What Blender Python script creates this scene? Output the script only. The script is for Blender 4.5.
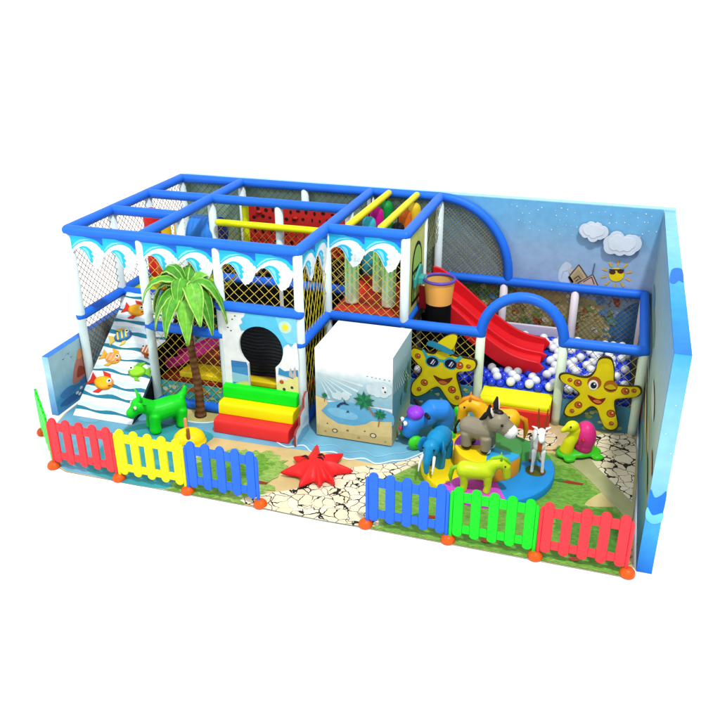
import bpy, bmesh, math, random
from mathutils import Vector, Matrix
random.seed(7)
S = bpy.context.scene
for o in list(bpy.data.objects): bpy.data.objects.remove(o)
COL = S.collection
pi = math.pi
# ------------------------------------------------------------------ camera
cam = bpy.data.objects.new('camera', bpy.data.cameras.new('camera'))
COL.objects.link(cam)
def cam_setup():
    pitch, yaw, roll, f = -.4431, .3063, -.004, 826.92
    cy, sy, cp, sp = math.cos(yaw), math.sin(yaw), math.cos(pitch), math.sin(pitch)
    f0 = Vector((-sy, cy, 0)); r = Vector((cy, sy, 0)); u0 = Vector((0, 0, 1))
    fw = f0*cp+u0*sp; up = u0*cp-f0*sp
    r2 = r*math.cos(roll)+up*math.sin(roll); u2 = up*math.cos(roll)-r*math.sin(roll)
    M = Matrix((r2, u2, -fw)).transposed().to_4x4()
    M.translation = Vector((6.7653, -8.8019, 5.4624))
    cam.matrix_world = M
    cam.data.sensor_width = 36; cam.data.lens = f/720*36
    cam.data.clip_end = 2000
cam_setup(); S.camera = cam
# ------------------------------------------------------------------ light
W = bpy.data.worlds.new('World'); S.world = W; W.use_nodes = True
W.node_tree.nodes['Background'].inputs[0].default_value = (1, 1, 1, 1)
W.node_tree.nodes['Background'].inputs[1].default_value = .86
def area(name, loc, tgt, size, power, col=(1, 1, 1)):
    l = bpy.data.lights.new(name, 'AREA'); l.shape = 'DISK'; l.size = size; l.energy = power; l.color = col
    o = bpy.data.objects.new(name, l); COL.objects.link(o); o.location = loc
    o.rotation_euler = (Vector(tgt)-Vector(loc)).to_track_quat('-Z', 'Y').to_euler()
area('studio_lamp_key', (10.4, -7.7, 22), (4, 0, 0), 1.6, 3900, (1, .99, .97))
area('studio_lamp_side', (-8, -11, 12), (2.5, 0, 1), 3.0, 700, (1, 1, 1))
S.view_settings.view_transform = 'Standard'; S.view_settings.look = 'None'
S.view_settings.gamma = 1; S.view_settings.exposure = .36
S.render.engine = 'CYCLES'
S.cycles.max_bounces = 6
# ------------------------------------------------------------------ materials
ALB = .80
def lin(c, k=ALB):
    r = []
    for x in c[:3]:
        x = x/255
        r.append((x/12.92 if x <= .04045 else ((x+.055)/1.055)**2.4)*k)
    return (r[0], r[1], r[2], 1)
def nd(nt, t, **kw):
    n = nt.nodes.new(t)
    for k, v in kw.items(): setattr(n, k, v)
    return n
def mat(name, rough=.45, spec=.3, nscale=6, namt=.06, bscale=60, bamt=.05, coat=0, sub=0):
    m = bpy.data.materials.new(name); m.use_nodes = True; nt = m.node_tree
    b = nt.nodes['Principled BSDF']
    a = nd(nt, 'ShaderNodeAttribute', attribute_name='Col')
    tc = nd(nt, 'ShaderNodeTexCoord')
    n = nd(nt, 'ShaderNodeTexNoise'); n.inputs['Scale'].default_value = nscale; n.inputs['Detail'].default_value = 6
    nt.links.new(tc.outputs['Object'], n.inputs['Vector'])
    mr = nd(nt, 'ShaderNodeMapRange'); mr.inputs[1].default_value = .3; mr.inputs[2].default_value = .7
    mr.inputs[3].default_value = 1-namt*1.6; mr.inputs[4].default_value = 1+namt*.4
    nt.links.new(n.outputs[0], mr.inputs[0])
    mx = nd(nt, 'ShaderNodeMix', data_type='RGBA', blend_type='MULTIPLY'); mx.inputs[0].default_value = 1
    nt.links.new(a.outputs['Color'], mx.inputs[6]); nt.links.new(mr.outputs[0], mx.inputs[7])
    nt.links.new(mx.outputs[2], b.inputs['Base Color'])
    b.inputs['Roughness'].default_value = rough; b.inputs['Specular IOR Level'].default_value = spec
    b.inputs['Coat Weight'].default_value = coat
    if bamt:
        n2 = nd(nt, 'ShaderNodeTexNoise'); n2.inputs['Scale'].default_value = bscale; n2.inputs['Detail'].default_value = 4
        nt.links.new(tc.outputs['Object'], n2.inputs['Vector'])
        bp = nd(nt, 'ShaderNodeBump'); bp.inputs['Strength'].default_value = bamt*4; bp.inputs['Distance'].default_value = .01
        nt.links.new(n2.outputs[0], bp.inputs['Height']); nt.links.new(bp.outputs[0], b.inputs['Normal'])
    return m
PLAS = mat('moulded_plastic', .4, .2, 4, .05, 40, .02)
VIN = mat('padded_vinyl', .45, .18, 3, .06, 9, .05)
PRT = mat('printed_vinyl', .5, .14, 9, .07, 120, .015)
ROPE = mat('net_rope', .8, .1, 20, .15, 200, 0)
DARK = mat('dark_fabric', .9, .08, 12, .25, 80, .05)
FOAM = mat('foam_board', .6, .2, 5, .05, 150, .01)
BALL = mat('ball_plastic', .22, .45, 3, .03, 20, 0)
def bark_mat():
    m = mat('palm_bark', .85, .12, 14, .3, 70, .12); nt = m.node_tree
    return m
BARK = bark_mat()
LEAF = mat('palm_leaf', .45, .25, 16, .22, 60, .05)
def stone_mat():
    m = bpy.data.materials.new('crazy_paving_print'); m.use_nodes = True; nt = m.node_tree; b = nt.nodes['Principled BSDF']
    tc = nd(nt, 'ShaderNodeTexCoord')
    nz = nd(nt, 'ShaderNodeTexNoise'); nz.inputs['Scale'].default_value = 7
    nt.links.new(tc.outputs['Object'], nz.inputs['Vector'])
    mx = nd(nt, 'ShaderNodeMix', data_type='RGBA', blend_type='LINEAR_LIGHT'); mx.inputs[0].default_value = .07
    nt.links.new(tc.outputs['Object'], mx.inputs[6]); nt.links.new(nz.outputs['Color'], mx.inputs[7])
    v = nd(nt, 'ShaderNodeTexVoronoi', feature='DISTANCE_TO_EDGE'); v.inputs['Scale'].default_value = 7.4
    nt.links.new(mx.outputs[2], v.inputs['Vector'])
    v2 = nd(nt, 'ShaderNodeTexVoronoi', feature='F1'); v2.inputs['Scale'].default_value = 7.4
    nt.links.new(mx.outputs[2], v2.inputs['Vector'])
    n3 = nd(nt, 'ShaderNodeTexNoise'); n3.inputs['Scale'].default_value = 3.2
    nt.links.new(tc.outputs['Object'], n3.inputs['Vector'])
    th = nd(nt, 'ShaderNodeMapRange'); th.inputs[1].default_value = .35; th.inputs[2].default_value = .65
    th.inputs[3].default_value = .01; th.inputs[4].default_value = .06
    nt.links.new(n3.outputs[0], th.inputs[0])
    lt = nd(nt, 'ShaderNodeMath', operation='LESS_THAN'); nt.links.new(v.outputs[0], lt.inputs[0]); nt.links.new(th.outputs[0], lt.inputs[1])
    rp = nd(nt, 'ShaderNodeValToRGB')
    rp.color_ramp.elements[0].color = lin((222, 208, 172)); rp.color_ramp.elements[1].color = lin((236, 228, 204))
    nt.links.new(v2.outputs['Color'], rp.inputs[0])
    m2 = nd(nt, 'ShaderNodeMix', data_type='RGBA'); nt.links.new(lt.outputs[0], m2.inputs[0])
    nt.links.new(rp.outputs[0], m2.inputs[6]); m2.inputs[7].default_value = lin((30, 27, 22))
    nt.links.new(m2.outputs[2], b.inputs['Base Color']); b.inputs['Roughness'].default_value = .5
    b.inputs['Specular IOR Level'].default_value = .2
    return m
STONE = stone_mat()
FPRT = mat('printed_floor_vinyl', .5, .2, 2.4, .14, 90, .012)
def grass_mat():
    m = mat('printed_grass', .55, .2, 5, .1, 90, .012); nt = m.node_tree
    mx = [n for n in nt.nodes if n.type == 'MIX'][0]
    tc = [n for n in nt.nodes if n.type == 'TEX_COORD'][0]
    mp = nd(nt, 'ShaderNodeMapping'); mp.inputs['Scale'].default_value = (9, 26, 1); mp.inputs['Rotation'].default_value = (0, 0, .5)
    nz = nd(nt, 'ShaderNodeTexNoise'); nz.inputs['Scale'].default_value = 1.6; nz.inputs['Detail'].default_value = 5; nz.inputs['Distortion'].default_value = 1.2
    nt.links.new(tc.outputs['Object'], mp.inputs['Vector']); nt.links.new(mp.outputs[0], nz.inputs['Vector'])
    rp = nd(nt, 'ShaderNodeValToRGB'); rp.color_ramp.elements[0].position = .36; rp.color_ramp.elements[1].position = .66
    rp.color_ramp.elements[0].color = (.6, .68, .5, 1); rp.color_ramp.elements[1].color = (1.2, 1.12, 1.2, 1)
    nt.links.new(nz.outputs[0], rp.inputs[0])
    m2 = nd(nt, 'ShaderNodeMix', data_type='RGBA', blend_type='MULTIPLY'); m2.inputs[0].default_value = 1
    nt.links.new(mx.outputs[2], m2.inputs[6]); nt.links.new(rp.outputs[0], m2.inputs[7])
    nt.links.new(m2.outputs[2], nt.nodes['Principled BSDF'].inputs['Base Color'])
    return m
GRASS = grass_mat()
def ground_mat():
    m = bpy.data.materials.new('white_studio_floor'); m.use_nodes = True; nt = m.node_tree; b = nt.nodes['Principled BSDF']
    n = nd(nt, 'ShaderNodeTexNoise'); n.inputs['Scale'].default_value = .6
    rp = nd(nt, 'ShaderNodeValToRGB'); rp.color_ramp.elements[0].color = (.95, .95, .95, 1); rp.color_ramp.elements[1].color = (.97, .97, .97, 1)
    nt.links.new(n.outputs[0], rp.inputs[0]); nt.links.new(rp.outputs[0], b.inputs['Base Color'])
    b.inputs['Roughness'].default_value = 1; b.inputs['Specular IOR Level'].default_value = 0
    return m
# ------------------------------------------------------------------ mesh builder
class MB:
    def __init__(s): s.v = []; s.f = []; s.c = []; s.m = []; s.s = []
    def face(s, pts, col, m=0, sm=False):
        i = len(s.v); s.v += [tuple(p) for p in pts]; s.f.append(list(range(i, i+len(pts)))); s.c.append(col); s.m.append(m); s.s.append(sm)
    def grid(s, rows, cols, m=0, sm=True, closed=False):
        """rows of points; cols: colour, or per-row list of colours"""
        i0 = len(s.v); n = len(rows[0])
        for r in rows: s.v += [tuple(p) for p in r]
        for a in range(len(rows)-1):
            for b in range(n if closed else n-1):
                b2 = (b+1) % n
                s.f.append([i0+a*n+b, i0+a*n+b2, i0+(a+1)*n+b2, i0+(a+1)*n+b])
                if isinstance(cols, list): ca, cb = cols[a], cols[a+1]; s.c.append([ca, ca, cb, cb])
                else: s.c.append(cols)
                s.m.append(m); s.s.append(sm)
    def box(s, a, b, col, m=0):
        (x0, y0, z0), (x1, y1, z1) = a, b
        p = [(x0, y0, z0), (x1, y0, z0), (x1, y1, z0), (x0, y1, z0), (x0, y0, z1), (x1, y0, z1), (x1, y1, z1), (x0, y1, z1)]
        i = len(s.v); s.v += p
        for f in ((3, 2, 1, 0), (4, 5, 6, 7), (0, 1, 5, 4), (1, 2, 6, 5), (2, 3, 7, 6), (3, 0, 4, 7)):
            s.f.append([i+k for k in f]); s.c.append(col); s.m.append(m); s.s.append(False)
    def tube(s, path, rad, col, n=12, m=0, caps=True, round_=0, flat=None):
        P = [Vector(p) for p in path]
        if not isinstance(rad, (list, tuple)): rad = [rad]*len(P)
        rad = list(rad)
        if round_:
            for e in (0, -1):
                d = (P[e]-P[1 if e == 0 else -2]).normalized(); r = rad[e]
                ex = [(P[e]+d*r*round_*math.sin(t), r*math.cos(t)) for t in (.5, 1.0, 1.35)]
                if e == 0: P = [q for q, _ in reversed(ex)]+P; rad = [q for _, q in reversed(ex)]+rad
                else: P = P+[q for q, _ in ex]; rad = rad+[q for _, q in ex]
        up = None; rows = []
        for k in range(len(P)):
            t = (P[min(k+1, len(P)-1)]-P[max(k-1, 0)])
            if t.length < 1e-9: t = Vector((0, 0, 1))
            t.normalize()
            if up is None:
                up = Vector((0, 0, 1)) if abs(t.z) < .9 else Vector((1, 0, 0))
            sd = t.cross(up).normalized(); up = sd.cross(t).normalized()
            fl = flat or 1
            rows.append([P[k]+(sd*math.cos(2*pi*j/n)+up*math.sin(2*pi*j/n)*fl)*rad[k] for j in range(n)])
        cc = col
        s.grid(rows, cc, m, True, True)
        if caps:
            c0 = col[0] if isinstance(col, list) else col; c1 = col[-1] if isinstance(col, list) else col
            s.face(rows[0][::-1] if True else rows[0], c0, m); s.face(rows[-1], c1, m)
    def lathe(s, prof, c, col, n=24, m=0):
        rows = [[(c[0]+r*math.cos(2*pi*j/n), c[1]+r*math.sin(2*pi*j/n), c[2]+z) for j in range(n)] for r, z in prof]
        s.grid(rows, col, m, True, True)
    def ell(s, c, r, col, n=14, m=0, rot=None):
        rows = []
        if not isinstance(r, (tuple, list)): r = (r, r, r)
        for a in range(n//2+1):
            t = pi*a/(n//2); row = []
            for j in range(n):
                p = Vector((r[0]*math.sin(t)*math.cos(2*pi*j/n), r[1]*math.sin(t)*math.sin(2*pi*j/n), -r[2]*math.cos(t)))
                if rot is not None: p = rot @ p
                row.append(Vector(c)+p)
            rows.append(row)
        s.grid(rows, col, m, True, True)
    def slab(s, pts, fr, t0, t1, col, side=None, m=0, back=True):
        """extruded 2D outline in frame fr, from depth t0 to t1 along normal"""
        a = [fr(x, y, t1) for x, y in pts]; b = [fr(x, y, t0) for x, y in pts]
        s.face(a, col, m)
        if back: s.face(b[::-1], side or col, m)
        for i in range(len(pts)):
            j = (i+1) % len(pts); s.face([b[i], b[j], a[j], a[i]], side or col, m)
    def flat(s, pts, fr, t, col, m=0): s.face([fr(x, y, t) for x, y in pts], col, m)
    def build(s, name, mats, parent=None, world=True, bevel=0, seg=2, loc=None):
        me = bpy.data.meshes.new(name)
        off = Vector((0, 0, 0))
        if loc is not None: off = Vector(loc)
        elif parent is not None and world: off = absloc(parent)
        me.from_pydata([tuple(Vector(p)-off) for p in s.v], [], s.f)
        if not isinstance(mats, (list, tuple)): mats = [mats]
        for k in mats: me.materials.append(k)
        ca = me.color_attributes.new('Col', 'FLOAT_COLOR', 'CORNER')
        li = 0
        for pi_, p in enumerate(me.polygons):
            p.material_index = s.m[pi_]; p.use_smooth = s.s[pi_]
            c = s.c[pi_]
            for k in range(p.loop_total):
                cc = c[k] if isinstance(c, list) else c
                ca.data[p.loop_start+k].color = lin(cc)
        bm = bmesh.new(); bm.from_mesh(me)
        bmesh.ops.remove_doubles(bm, verts=bm.verts, dist=1e-5)
        if s.fixn: bmesh.ops.recalc_face_normals(bm, faces=bm.faces)
        bm.to_mesh(me); bm.free()
        o = bpy.data.objects.new(name, me); COL.objects.link(o)
        if parent is not None: o.parent = parent
        if loc is not None: o.location = loc
        if bevel:
            b = o.modifiers.new('bevel', 'BEVEL'); b.width = bevel; b.segments = seg; b.limit_method = 'ANGLE'; b.angle_limit = .6
            if seg > 2 or True:
                for p in me.polygons: p.use_smooth = True
                w = o.modifiers.new('wn', 'WEIGHTED_NORMAL'); w.keep_sharp = False
        return o
    fixn = False
def absloc(o):
    v = Vector((0, 0, 0))
    while o is not None: v += o.location; o = o.parent
    return v
def tag(o, label, cat, group=None, kind=None):
    if label: o['label'] = label
    if cat: o['category'] = cat
    if group: o['group'] = group
    if kind: o['kind'] = kind
    return o
def thing(name, label, cat, loc=(0, 0, 0), rz=0, group=None):
    o = bpy.data.objects.new(name, None); COL.objects.link(o); o.location = loc; o.rotation_euler = (0, 0, rz)
    o.empty_display_size = .1
    return tag(o, label, cat, group)
def fr_xz(y, sgn=-1):     # upright plane facing -y: (x, z, out)
    return lambda a, b, t: (a, y+sgn*t, b)
def fr_yz(x, sgn=1):      # upright plane facing +x: (y, z, out)
    return lambda a, b, t: (x+sgn*t, a, b)
def fr_xy(z): return lambda a, b, t: (a, b, z+t)
def smooth_loop(pts, k=6, closed=True):
    n = len(pts); out = []
    rng = range(n) if closed else range(n-1)
    for i in rng:
        p0, p1, p2, p3 = pts[(i-1) % n if closed else max(i-1, 0)], pts[i], pts[(i+1) % n], pts[(i+2) % n if closed else min(i+2, n-1)]
        for j in range(k):
            t = j/k; a = []
            for d in range(len(p1)):
                a.append(.5*((2*p1[d])+(-p0[d]+p2[d])*t+(2*p0[d]-5*p1[d]+4*p2[d]-p3[d])*t*t+(-p0[d]+3*p1[d]-3*p2[d]+p3[d])*t**3))
            out.append(tuple(a))
    if not closed: out.append(tuple(pts[-1]))
    return out
def circle(cx, cy, r, n=20, ry=None, a0=0, a1=2*pi):
    full = abs(a1-a0-2*pi) < 1e-6
    return [(cx+r*math.cos(a0+(a1-a0)*i/(n if full else n-1)), cy+(ry or r)*math.sin(a0+(a1-a0)*i/(n if full else n-1))) for i in range(n)]
def cloud_pts(cx, cy, w, h, seed=0):
    """one outline round a row of puffs, traced outward from the centre"""
    rn = random.Random(seed); cs = []
    for k in range(7):
        a = 2*pi*k/7+.3*rn.random(); cs.append((.31*w*math.cos(a), .24*h*math.sin(a), min(w*.2, h*.3)*(.8+.45*rn.random())))
    pts = []
    for i in range(84):
        a = 2*pi*i/84; d = (math.cos(a), math.sin(a)); best = .1*h
        for x, y, r in cs:
            b = x*d[0]+y*d[1]; c = x*x+y*y-r*r; q = b*b-c
            if q > 0: best = max(best, b+math.sqrt(q))
        pts.append((cx+d[0]*best, cy+d[1]*best))
    return pts
def jag(pts, amp, seed=1, k=5):
    rn = random.Random(seed); out = []; n = len(pts)
    for i in range(n):
        a = Vector(pts[i]); b = Vector(pts[(i+1) % n]); d = b-a
        nn = Vector((d.y, -d.x)).normalized() if d.length else Vector((0, 0))
        m = max(1, int(d.length/.09*k/5))
        for j in range(m):
            q = a+d*(j/m); out.append(tuple(q+nn*amp*(1 if j % 2 else -.2)*(.5+rn.random())))
    return out
def vgrad(mb, fr, x0, x1, stops, t, m=0):
    """a printed vertical blend: stops = [(z, colour), ...]"""
    for (z0, c0), (z1, c1) in zip(stops, stops[1:]):
        mb.f.append(list(range(len(mb.v), len(mb.v)+4))); mb.v += [fr(x0, z0, t), fr(x1, z0, t), fr(x1, z1, t), fr(x0, z1, t)]
        mb.c.append([c0, c0, c1, c1]); mb.m.append(m); mb.s.append(False)
# ------------------------------------------------------------------ dimensions
H, H1 = 2.4, 1.19
XB, XC, XD, XF, XP, XQ, XR = 1.06, 2.13, 3.2, 4.27, 5.3, 6.35, 7.32
Y1, Y2, Y3 = 1.03, 2.0, 3.06
BLUE = (32, 112, 236); WHITE = (222, 240, 243); YEL = (248, 228, 20)
# ------------------------------------------------------------------ setting: ground, floor mat
g = MB(); R_ = 400
g.face([(-R_, -R_, 0), (R_, -R_, 0), (R_, R_, 0), (-R_, R_, 0)], (250, 250, 250))
tag(g.build('ground', ground_mat()), None, None, kind='structure')
FZ = .014
def floor():
    m = MB(); F0 = fr_xy(FZ)
    out = [(-.02, -.66), (.08, -1.12), (.66, -1.78), (.85, -1.86), (7.38, -1.86), (7.38, 3.1), (-.02, 3.1)]
    m.slab(out, fr_xy(0), 0.001, FZ, (214, 190, 132), (150, 160, 150))
    L = [0]
    def lay(pts, c, mi=0, s=True, k=6):
        L[0] += 1; m.flat(smooth_loop(pts, k) if s else pts, F0, .0005*L[0], c, mi)
    X0, X1, Yb, Yt = -.01, 7.37, -1.85, 3.09
    # sea at left
    lay([(X0, Yt), (X0, -.6), (.09, -1.1), (.67, -1.77), (.87, Yb), (2.5, Yb), (2.35, -1.4), (2.15, -1.0), (2.2, -.62), (3.0, -.6), (3.7, -.55), (4.4, -.62), (4.85, -.35), (5.1, .1), (5.3, .6), (5.3, Yt)], (112, 176, 206), s=False)
    lay([(1.1, -.6), (1.9, -.5), (2.2, -.62), (2.1, -1.0), (2.3, -1.4), (2.45, -1.8), (1.2, -1.82), (.95, -1.3)], (58, 160, 172))
    for c, r, col in (((1.5, -.95), .2, (80, 178, 186)), ((1.9, -1.35), .16, (78, 172, 184)), ((.7, -1.0), .2, (112, 176, 208)), ((.4, -.7), .14, (126, 186, 214))):
        lay(circle(c[0], c[1], r, 14, r*.45), col)
    # sand island under the palm
    lay(circle(1.75, -.16, .33, 24, .2), (230, 244, 246)); lay(circle(1.75, -.16, .29, 24, .165), (206, 196, 128))
    # foam line of the pool round the box
    foam = [(3.02, -.5), (3.2, -.58), (3.38, -.48), (3.55, -.6), (3.8, -.52), (4.0, -.63), (4.2, -.55), (4.38, -.62), (4.55, -.5), (4.7, -.42), (4.85, -.22), (4.98, .0), (5.02, .2)]
    for d, w, col in ((0, .028, (226, 242, 250)), (.16, .014, (150, 204, 232))):
        a = smooth_loop([(x-d*.3, y+d) for x, y in foam], 5, False)
        lay([(x, y) for x, y in a]+[(x-.3*w, y+w) for x, y in reversed(a)], col, s=False)
    # stream behind the elephant
    lay([(4.75, .05), (5.0, .25), (5.2, .6), (5.3, .95), (4.9, .95), (4.7, .6), (4.55, .3)], (84, 158, 170))
    lay([(4.82, .2), (5.0, .4), (5.12, .8), (4.95, .8), (4.85, .5)], (150, 196, 190))
    lay([(5.02, .62), (5.22, .72), (5.2, .98), (4.8, 1.0)], (200, 190, 120))
    # grass
    lay([(2.25, -1.858), (3.2, -1.858), (3.2, -1.7), (2.3, -1.7)], (120, 168, 70), 2, s=False); lay([(4.66, -1.858), (7.37, -1.858), (7.37, -1.7), (4.66, -1.7)], (120, 168, 70), 2, s=False)
    lay(jag([(2.2, -1.02), (2.6, -.8), (3.05, -.72), (3.32, -.86), (3.42, -1.1), (3.3, -1.3), (3.42, -1.5), (3.2, -1.852), (2.2, -1.852)], .05, 3, 7), (150, 186, 92), 2, s=False)
    lay(jag([(2.3, -1.08), (2.7, -.88), (3.0, -.82), (3.22, -1.0), (3.12, -1.3), (3.0, -1.6), (2.9, -1.852), (2.25, -1.852)], .05, 4, 8), (108, 164, 58), 2, s=False)
    lay(jag([(2.6, -1.2), (2.95, -1.08), (3.1, -1.25), (2.9, -1.5), (2.7, -1.5)], .05, 5, 8), (84, 140, 46), 2, s=False)
    lay(jag([(4.4, -.9), (4.75, -.5), (5.05, -.1), (5.3, .25), (5.8, .32), (6.3, .3), (6.9, .05), (7.1, -.3), (7.36, -.6), (7.36, -1.855), (4.62, -1.855), (4.5, -1.3), (4.4, -1.1)], .04, 6, 8), (140, 178, 84), 2, s=False)
    lay(jag([(4.65, -.95), (5.0, -.35), (5.4, .15), (6.0, .22), (6.7, -.05), (7.0, -.5), (7.3, -.9), (7.34, -1.85), (4.8, -1.85), (4.7, -1.3)], .04, 7, 8), (110, 166, 64), 2, s=False)
    lay(jag([(6.5, -1.2), (6.75, -.75), (7.05, -.8), (7.3, -1.2), (7.34, -1.6), (6.8, -1.7)], .04, 8, 8), (86, 142, 52), 2, s=False)
    lay([(6.85, -.75), (7.3, -.62), (7.36, -.4), (7.1, -.35)], (206, 190, 130))
    # stone path
    lay([(3.2, -1.84), (3.35, -1.6), (3.62, -1.42), (3.85, -1.15), (4.1, -.8), (4.45, -.62), (4.75, -.4), (4.95, -.12), (5.1, .05), (4.92, -.38), (4.68, -.75), (4.5, -1.1), (4.52, -1.45), (4.68, -1.84)], None or (240, 236, 220), 1, k=5)
    lay([(5.55, .55), (5.9, .35), (6.25, .3), (6.55, .45), (6.5, .8), (6.2, .95), (5.7, .8)], (224, 196, 150), 0)
    lay([(5.85, .5), (6.1, .38), (6.35, .42), (6.4, .7), (6.1, .85), (5.85, .75)], (240, 236, 220), 1)
    lay([(6.55, .2), (6.85, -.2), (7.2, -.72), (7.36, -.85), (7.36, .9), (6.9, .9), (6.6, .55)], (176, 178, 128), 0)
    lay([(6.88, .2), (7.1, -.15), (7.33, -.5), (7.35, -.4), (7.35, .9), (6.95, .9), (6.8, .55)], (240, 236, 220), 1)
    # small printed sticks, leaves and shells
    for x, y, a, l in ((3.18, -1.42, .2, .11), (6.65, -.35, .1, .16), (6.95, -1.0, .0, .18), (5.2, -1.5, .3, .14), (6.9, -1.6, .6, .12), (6.45, -1.45, -.4, .1)):
        ca, sa = math.cos(a), math.sin(a)
        f = lambda u, v: (x+u*ca-v*sa, y+u*sa+v*ca)
        lay([f(-l, .01), f(-l*.3, .05), f(l, .015), f(l*.9, -.025), f(0, -.02)], (150, 50, 34), s=False)
        lay([f(-l*1.2, .03), f(-l*.6, .07), f(-l*.2, .03), f(-l*.7, .0)], (50, 130, 60), s=False)
    for x, y in ((6.4, -1.7), (6.8, -1.75), (5.9, -1.72), (4.85, -1.7), (6.2, -.95)):
        lay(circle(x, y, .05, 12, .03), (220, 90, 70))
    tag(m.build('floor', [FPRT, STONE, GRASS]), 'printed floor mat with sea grass and stone path', 'floor', kind='structure')
floor()
# ------------------------------------------------------------------ walls
def back_wall():
    t = thing('mural_wall', 'long back wall printed with pale blue sky clouds and a yellow sun', 'wall', (3.7, 3.2, 0))
    m = MB(); yb = 3.15
    m.box((-.02, yb, 0), (7.56, yb+.14, 2.43), (160, 214, 240))
    Fq = fr_xz(yb-.002)
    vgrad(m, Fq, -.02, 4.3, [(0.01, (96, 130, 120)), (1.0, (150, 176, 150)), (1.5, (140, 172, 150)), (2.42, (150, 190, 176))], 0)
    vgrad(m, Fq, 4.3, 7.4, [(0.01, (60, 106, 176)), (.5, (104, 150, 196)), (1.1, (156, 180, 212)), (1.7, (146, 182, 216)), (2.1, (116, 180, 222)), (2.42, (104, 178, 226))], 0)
    rn = random.Random(4); k = 0
    for i in range(96):
        x = 5.3+(i % 24)*.087+.05*rn.random(); z = 2.35-.11*(i//24)-.07*rn.random()
        if rn.random() < .25+.17*(i//24): continue
        r = .006+.007*rn.random(); m.flat(circle(x, z, r*.8, 6), Fq, .003+.0001*i, (236, 246, 252))
    # houses, squirrel-like foam blob, beach clutter behind the net
    def q(pts, c, d): m.flat(pts, Fq, d, c)
    # a painted beach behind the low net
    q(smooth_loop([(4.35, .1), (7.38, .1), (7.38, .45), (6.9, .75), (6.6, 1.0), (5.6, 1.08), (5.0, .9), (4.4, .8)]), (178, 164, 120), .002)
    q(smooth_loop([(4.4, .75), (5.1, .85), (5.5, 1.02), (5.2, 1.1), (4.6, 1.02)]), (90, 140, 92), .004)
    q(smooth_loop([(6.85, .2), (7.38, .15), (7.38, 1.0), (7.0, .85)]), (60, 116, 176), .004)
    def strokes(segs, w, d, c=(84, 62, 60)):
        for k, (a, b) in enumerate(segs):
            e = Vector(b)-Vector(a); n = Vector((-e.y, e.x)).normalized()*w
            q([tuple(Vector(a)-n), tuple(Vector(b)-n), tuple(Vector(b)+n), tuple(Vector(a)+n)], c, d+.0002*k)
    q([(6.22, 1.32), (6.35, 1.53), (6.49, 1.35), (6.36, 1.14)], (196, 176, 140), .004)
    q([(6.27, 1.32), (6.35, 1.46), (6.44, 1.35), (6.36, 1.2)], (176, 160, 116), .006)
    q([(6.24, 1.37), (6.29, 1.46), (6.2, 1.44)], (206, 196, 190), .007)
    q([(6.40, 1.27), (6.56, 1.40), (6.65, 1.24), (6.5, 1.1)], (206, 180, 166), .008)
    strokes([((6.22, 1.32), (6.35, 1.53)), ((6.35, 1.53), (6.49, 1.35)), ((6.22, 1.32), (6.3, 1.2)), ((6.40, 1.27), (6.56, 1.40)), ((6.56, 1.40), (6.65, 1.24)), ((6.44, 1.27), (6.55, 1.36)), ((6.55, 1.36), (6.6, 1.25)), ((6.3, 1.3), (6.36, 1.36)), ((6.36, 1.36), (6.4, 1.31)), ((6.33, 1.27), (6.37, 1.31)), ((6.36, 1.24), (6.4, 1.28))], .0065, .010)
    strokes([((6.555, 1.39), (6.57, 1.57))], .009, .013, (96, 110, 136))
    q(smooth_loop([(6.1, 1.24), (6.08, 1.42), (6.16, 1.55), (6.25, 1.5), (6.22, 1.38), (6.3, 1.24)]), (196, 214, 232), .004)
    strokes([((6.12, 1.3), (6.14, 1.4)), ((6.14, 1.4), (6.2, 1.42))], .005, .006, (160, 180, 206))
    rn = random.Random(9)
    cl = [(196, 172, 112), (176, 70, 56), (120, 140, 80), (214, 196, 150), (86, 136, 190), (150, 120, 84), (214, 210, 190), (96, 150, 150)]
    for i in range(120):
        x = 4.5+rn.random()*2.45; z = .25+rn.random()*.8; r = .025+.06*rn.random()
        q([(x+r*math.cos(a+rn.random()*.5)*(.7+.6*rn.random()), z+r*math.sin(a)*(.6+.6*rn.random())) for a in (0, 1.1, 2.2, 3.2, 4.2, 5.3)], cl[i % 8], .006+.0001*i)
    for i in range(60):
        x = 4.6+rn.random()*2.4; z = .3+rn.random()*.7; a = rn.random()*3; l = .05+.09*rn.random(); d = Vector((math.cos(a), math.sin(a))); n = Vector((-d.y, d.x))*.006; p = Vector((x, z))
        q([tuple(p-n), tuple(p+d*l-n), tuple(p+d*l+n), tuple(p+n)], (96, 80, 62), .0182+.0001*i)
    # sun with sunglasses
    sx, sz = 6.89, 1.43
    for i in range(10):
        a = 2*pi*i/10+.3; d = Vector((math.cos(a), math.sin(a))); n = Vector((-d.y, d.x))
        p = Vector((sx, sz))
        q([tuple(p+d*.135+n*.010), tuple(p+d*.215+n*.015), tuple(p+d*.215-n*.015), tuple(p+d*.135-n*.010)], (224, 176, 60), .008)
    q(circle(sx, sz, .105, 26), (240, 214, 20), .010)
    for s in (-1, 1):
        q(circle(sx+s*.055-.005, sz+.045+(.012*s), .046, 16, .035), (84, 46, 40), .013)
    q([(sx-.11, sz+.075), (sx+.1, sz+.09), (sx+.1, sz+.075), (sx-.11, sz+.055)], (60, 40, 40), .0145)
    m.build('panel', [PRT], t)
    for cx, cz, w, h, sd in ((6.5, 2.05, .38, .3, 1), (6.9, 1.9, .52, .33, 2)):
        c = MB(); F2 = fr_xz(yb-.03)
        c.slab(cloud_pts(cx, cz, w, h, sd), F2, 0, .05, (208, 222, 236), (190, 204, 218))
        c.slab(cloud_pts(cx, cz+.015, w*.72, h*.7, sd), F2, .05, .056, (216, 228, 240), (210, 222, 236))
        b = c.build('cloud', FOAM, t, bevel=.008)
back_wall()
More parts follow.
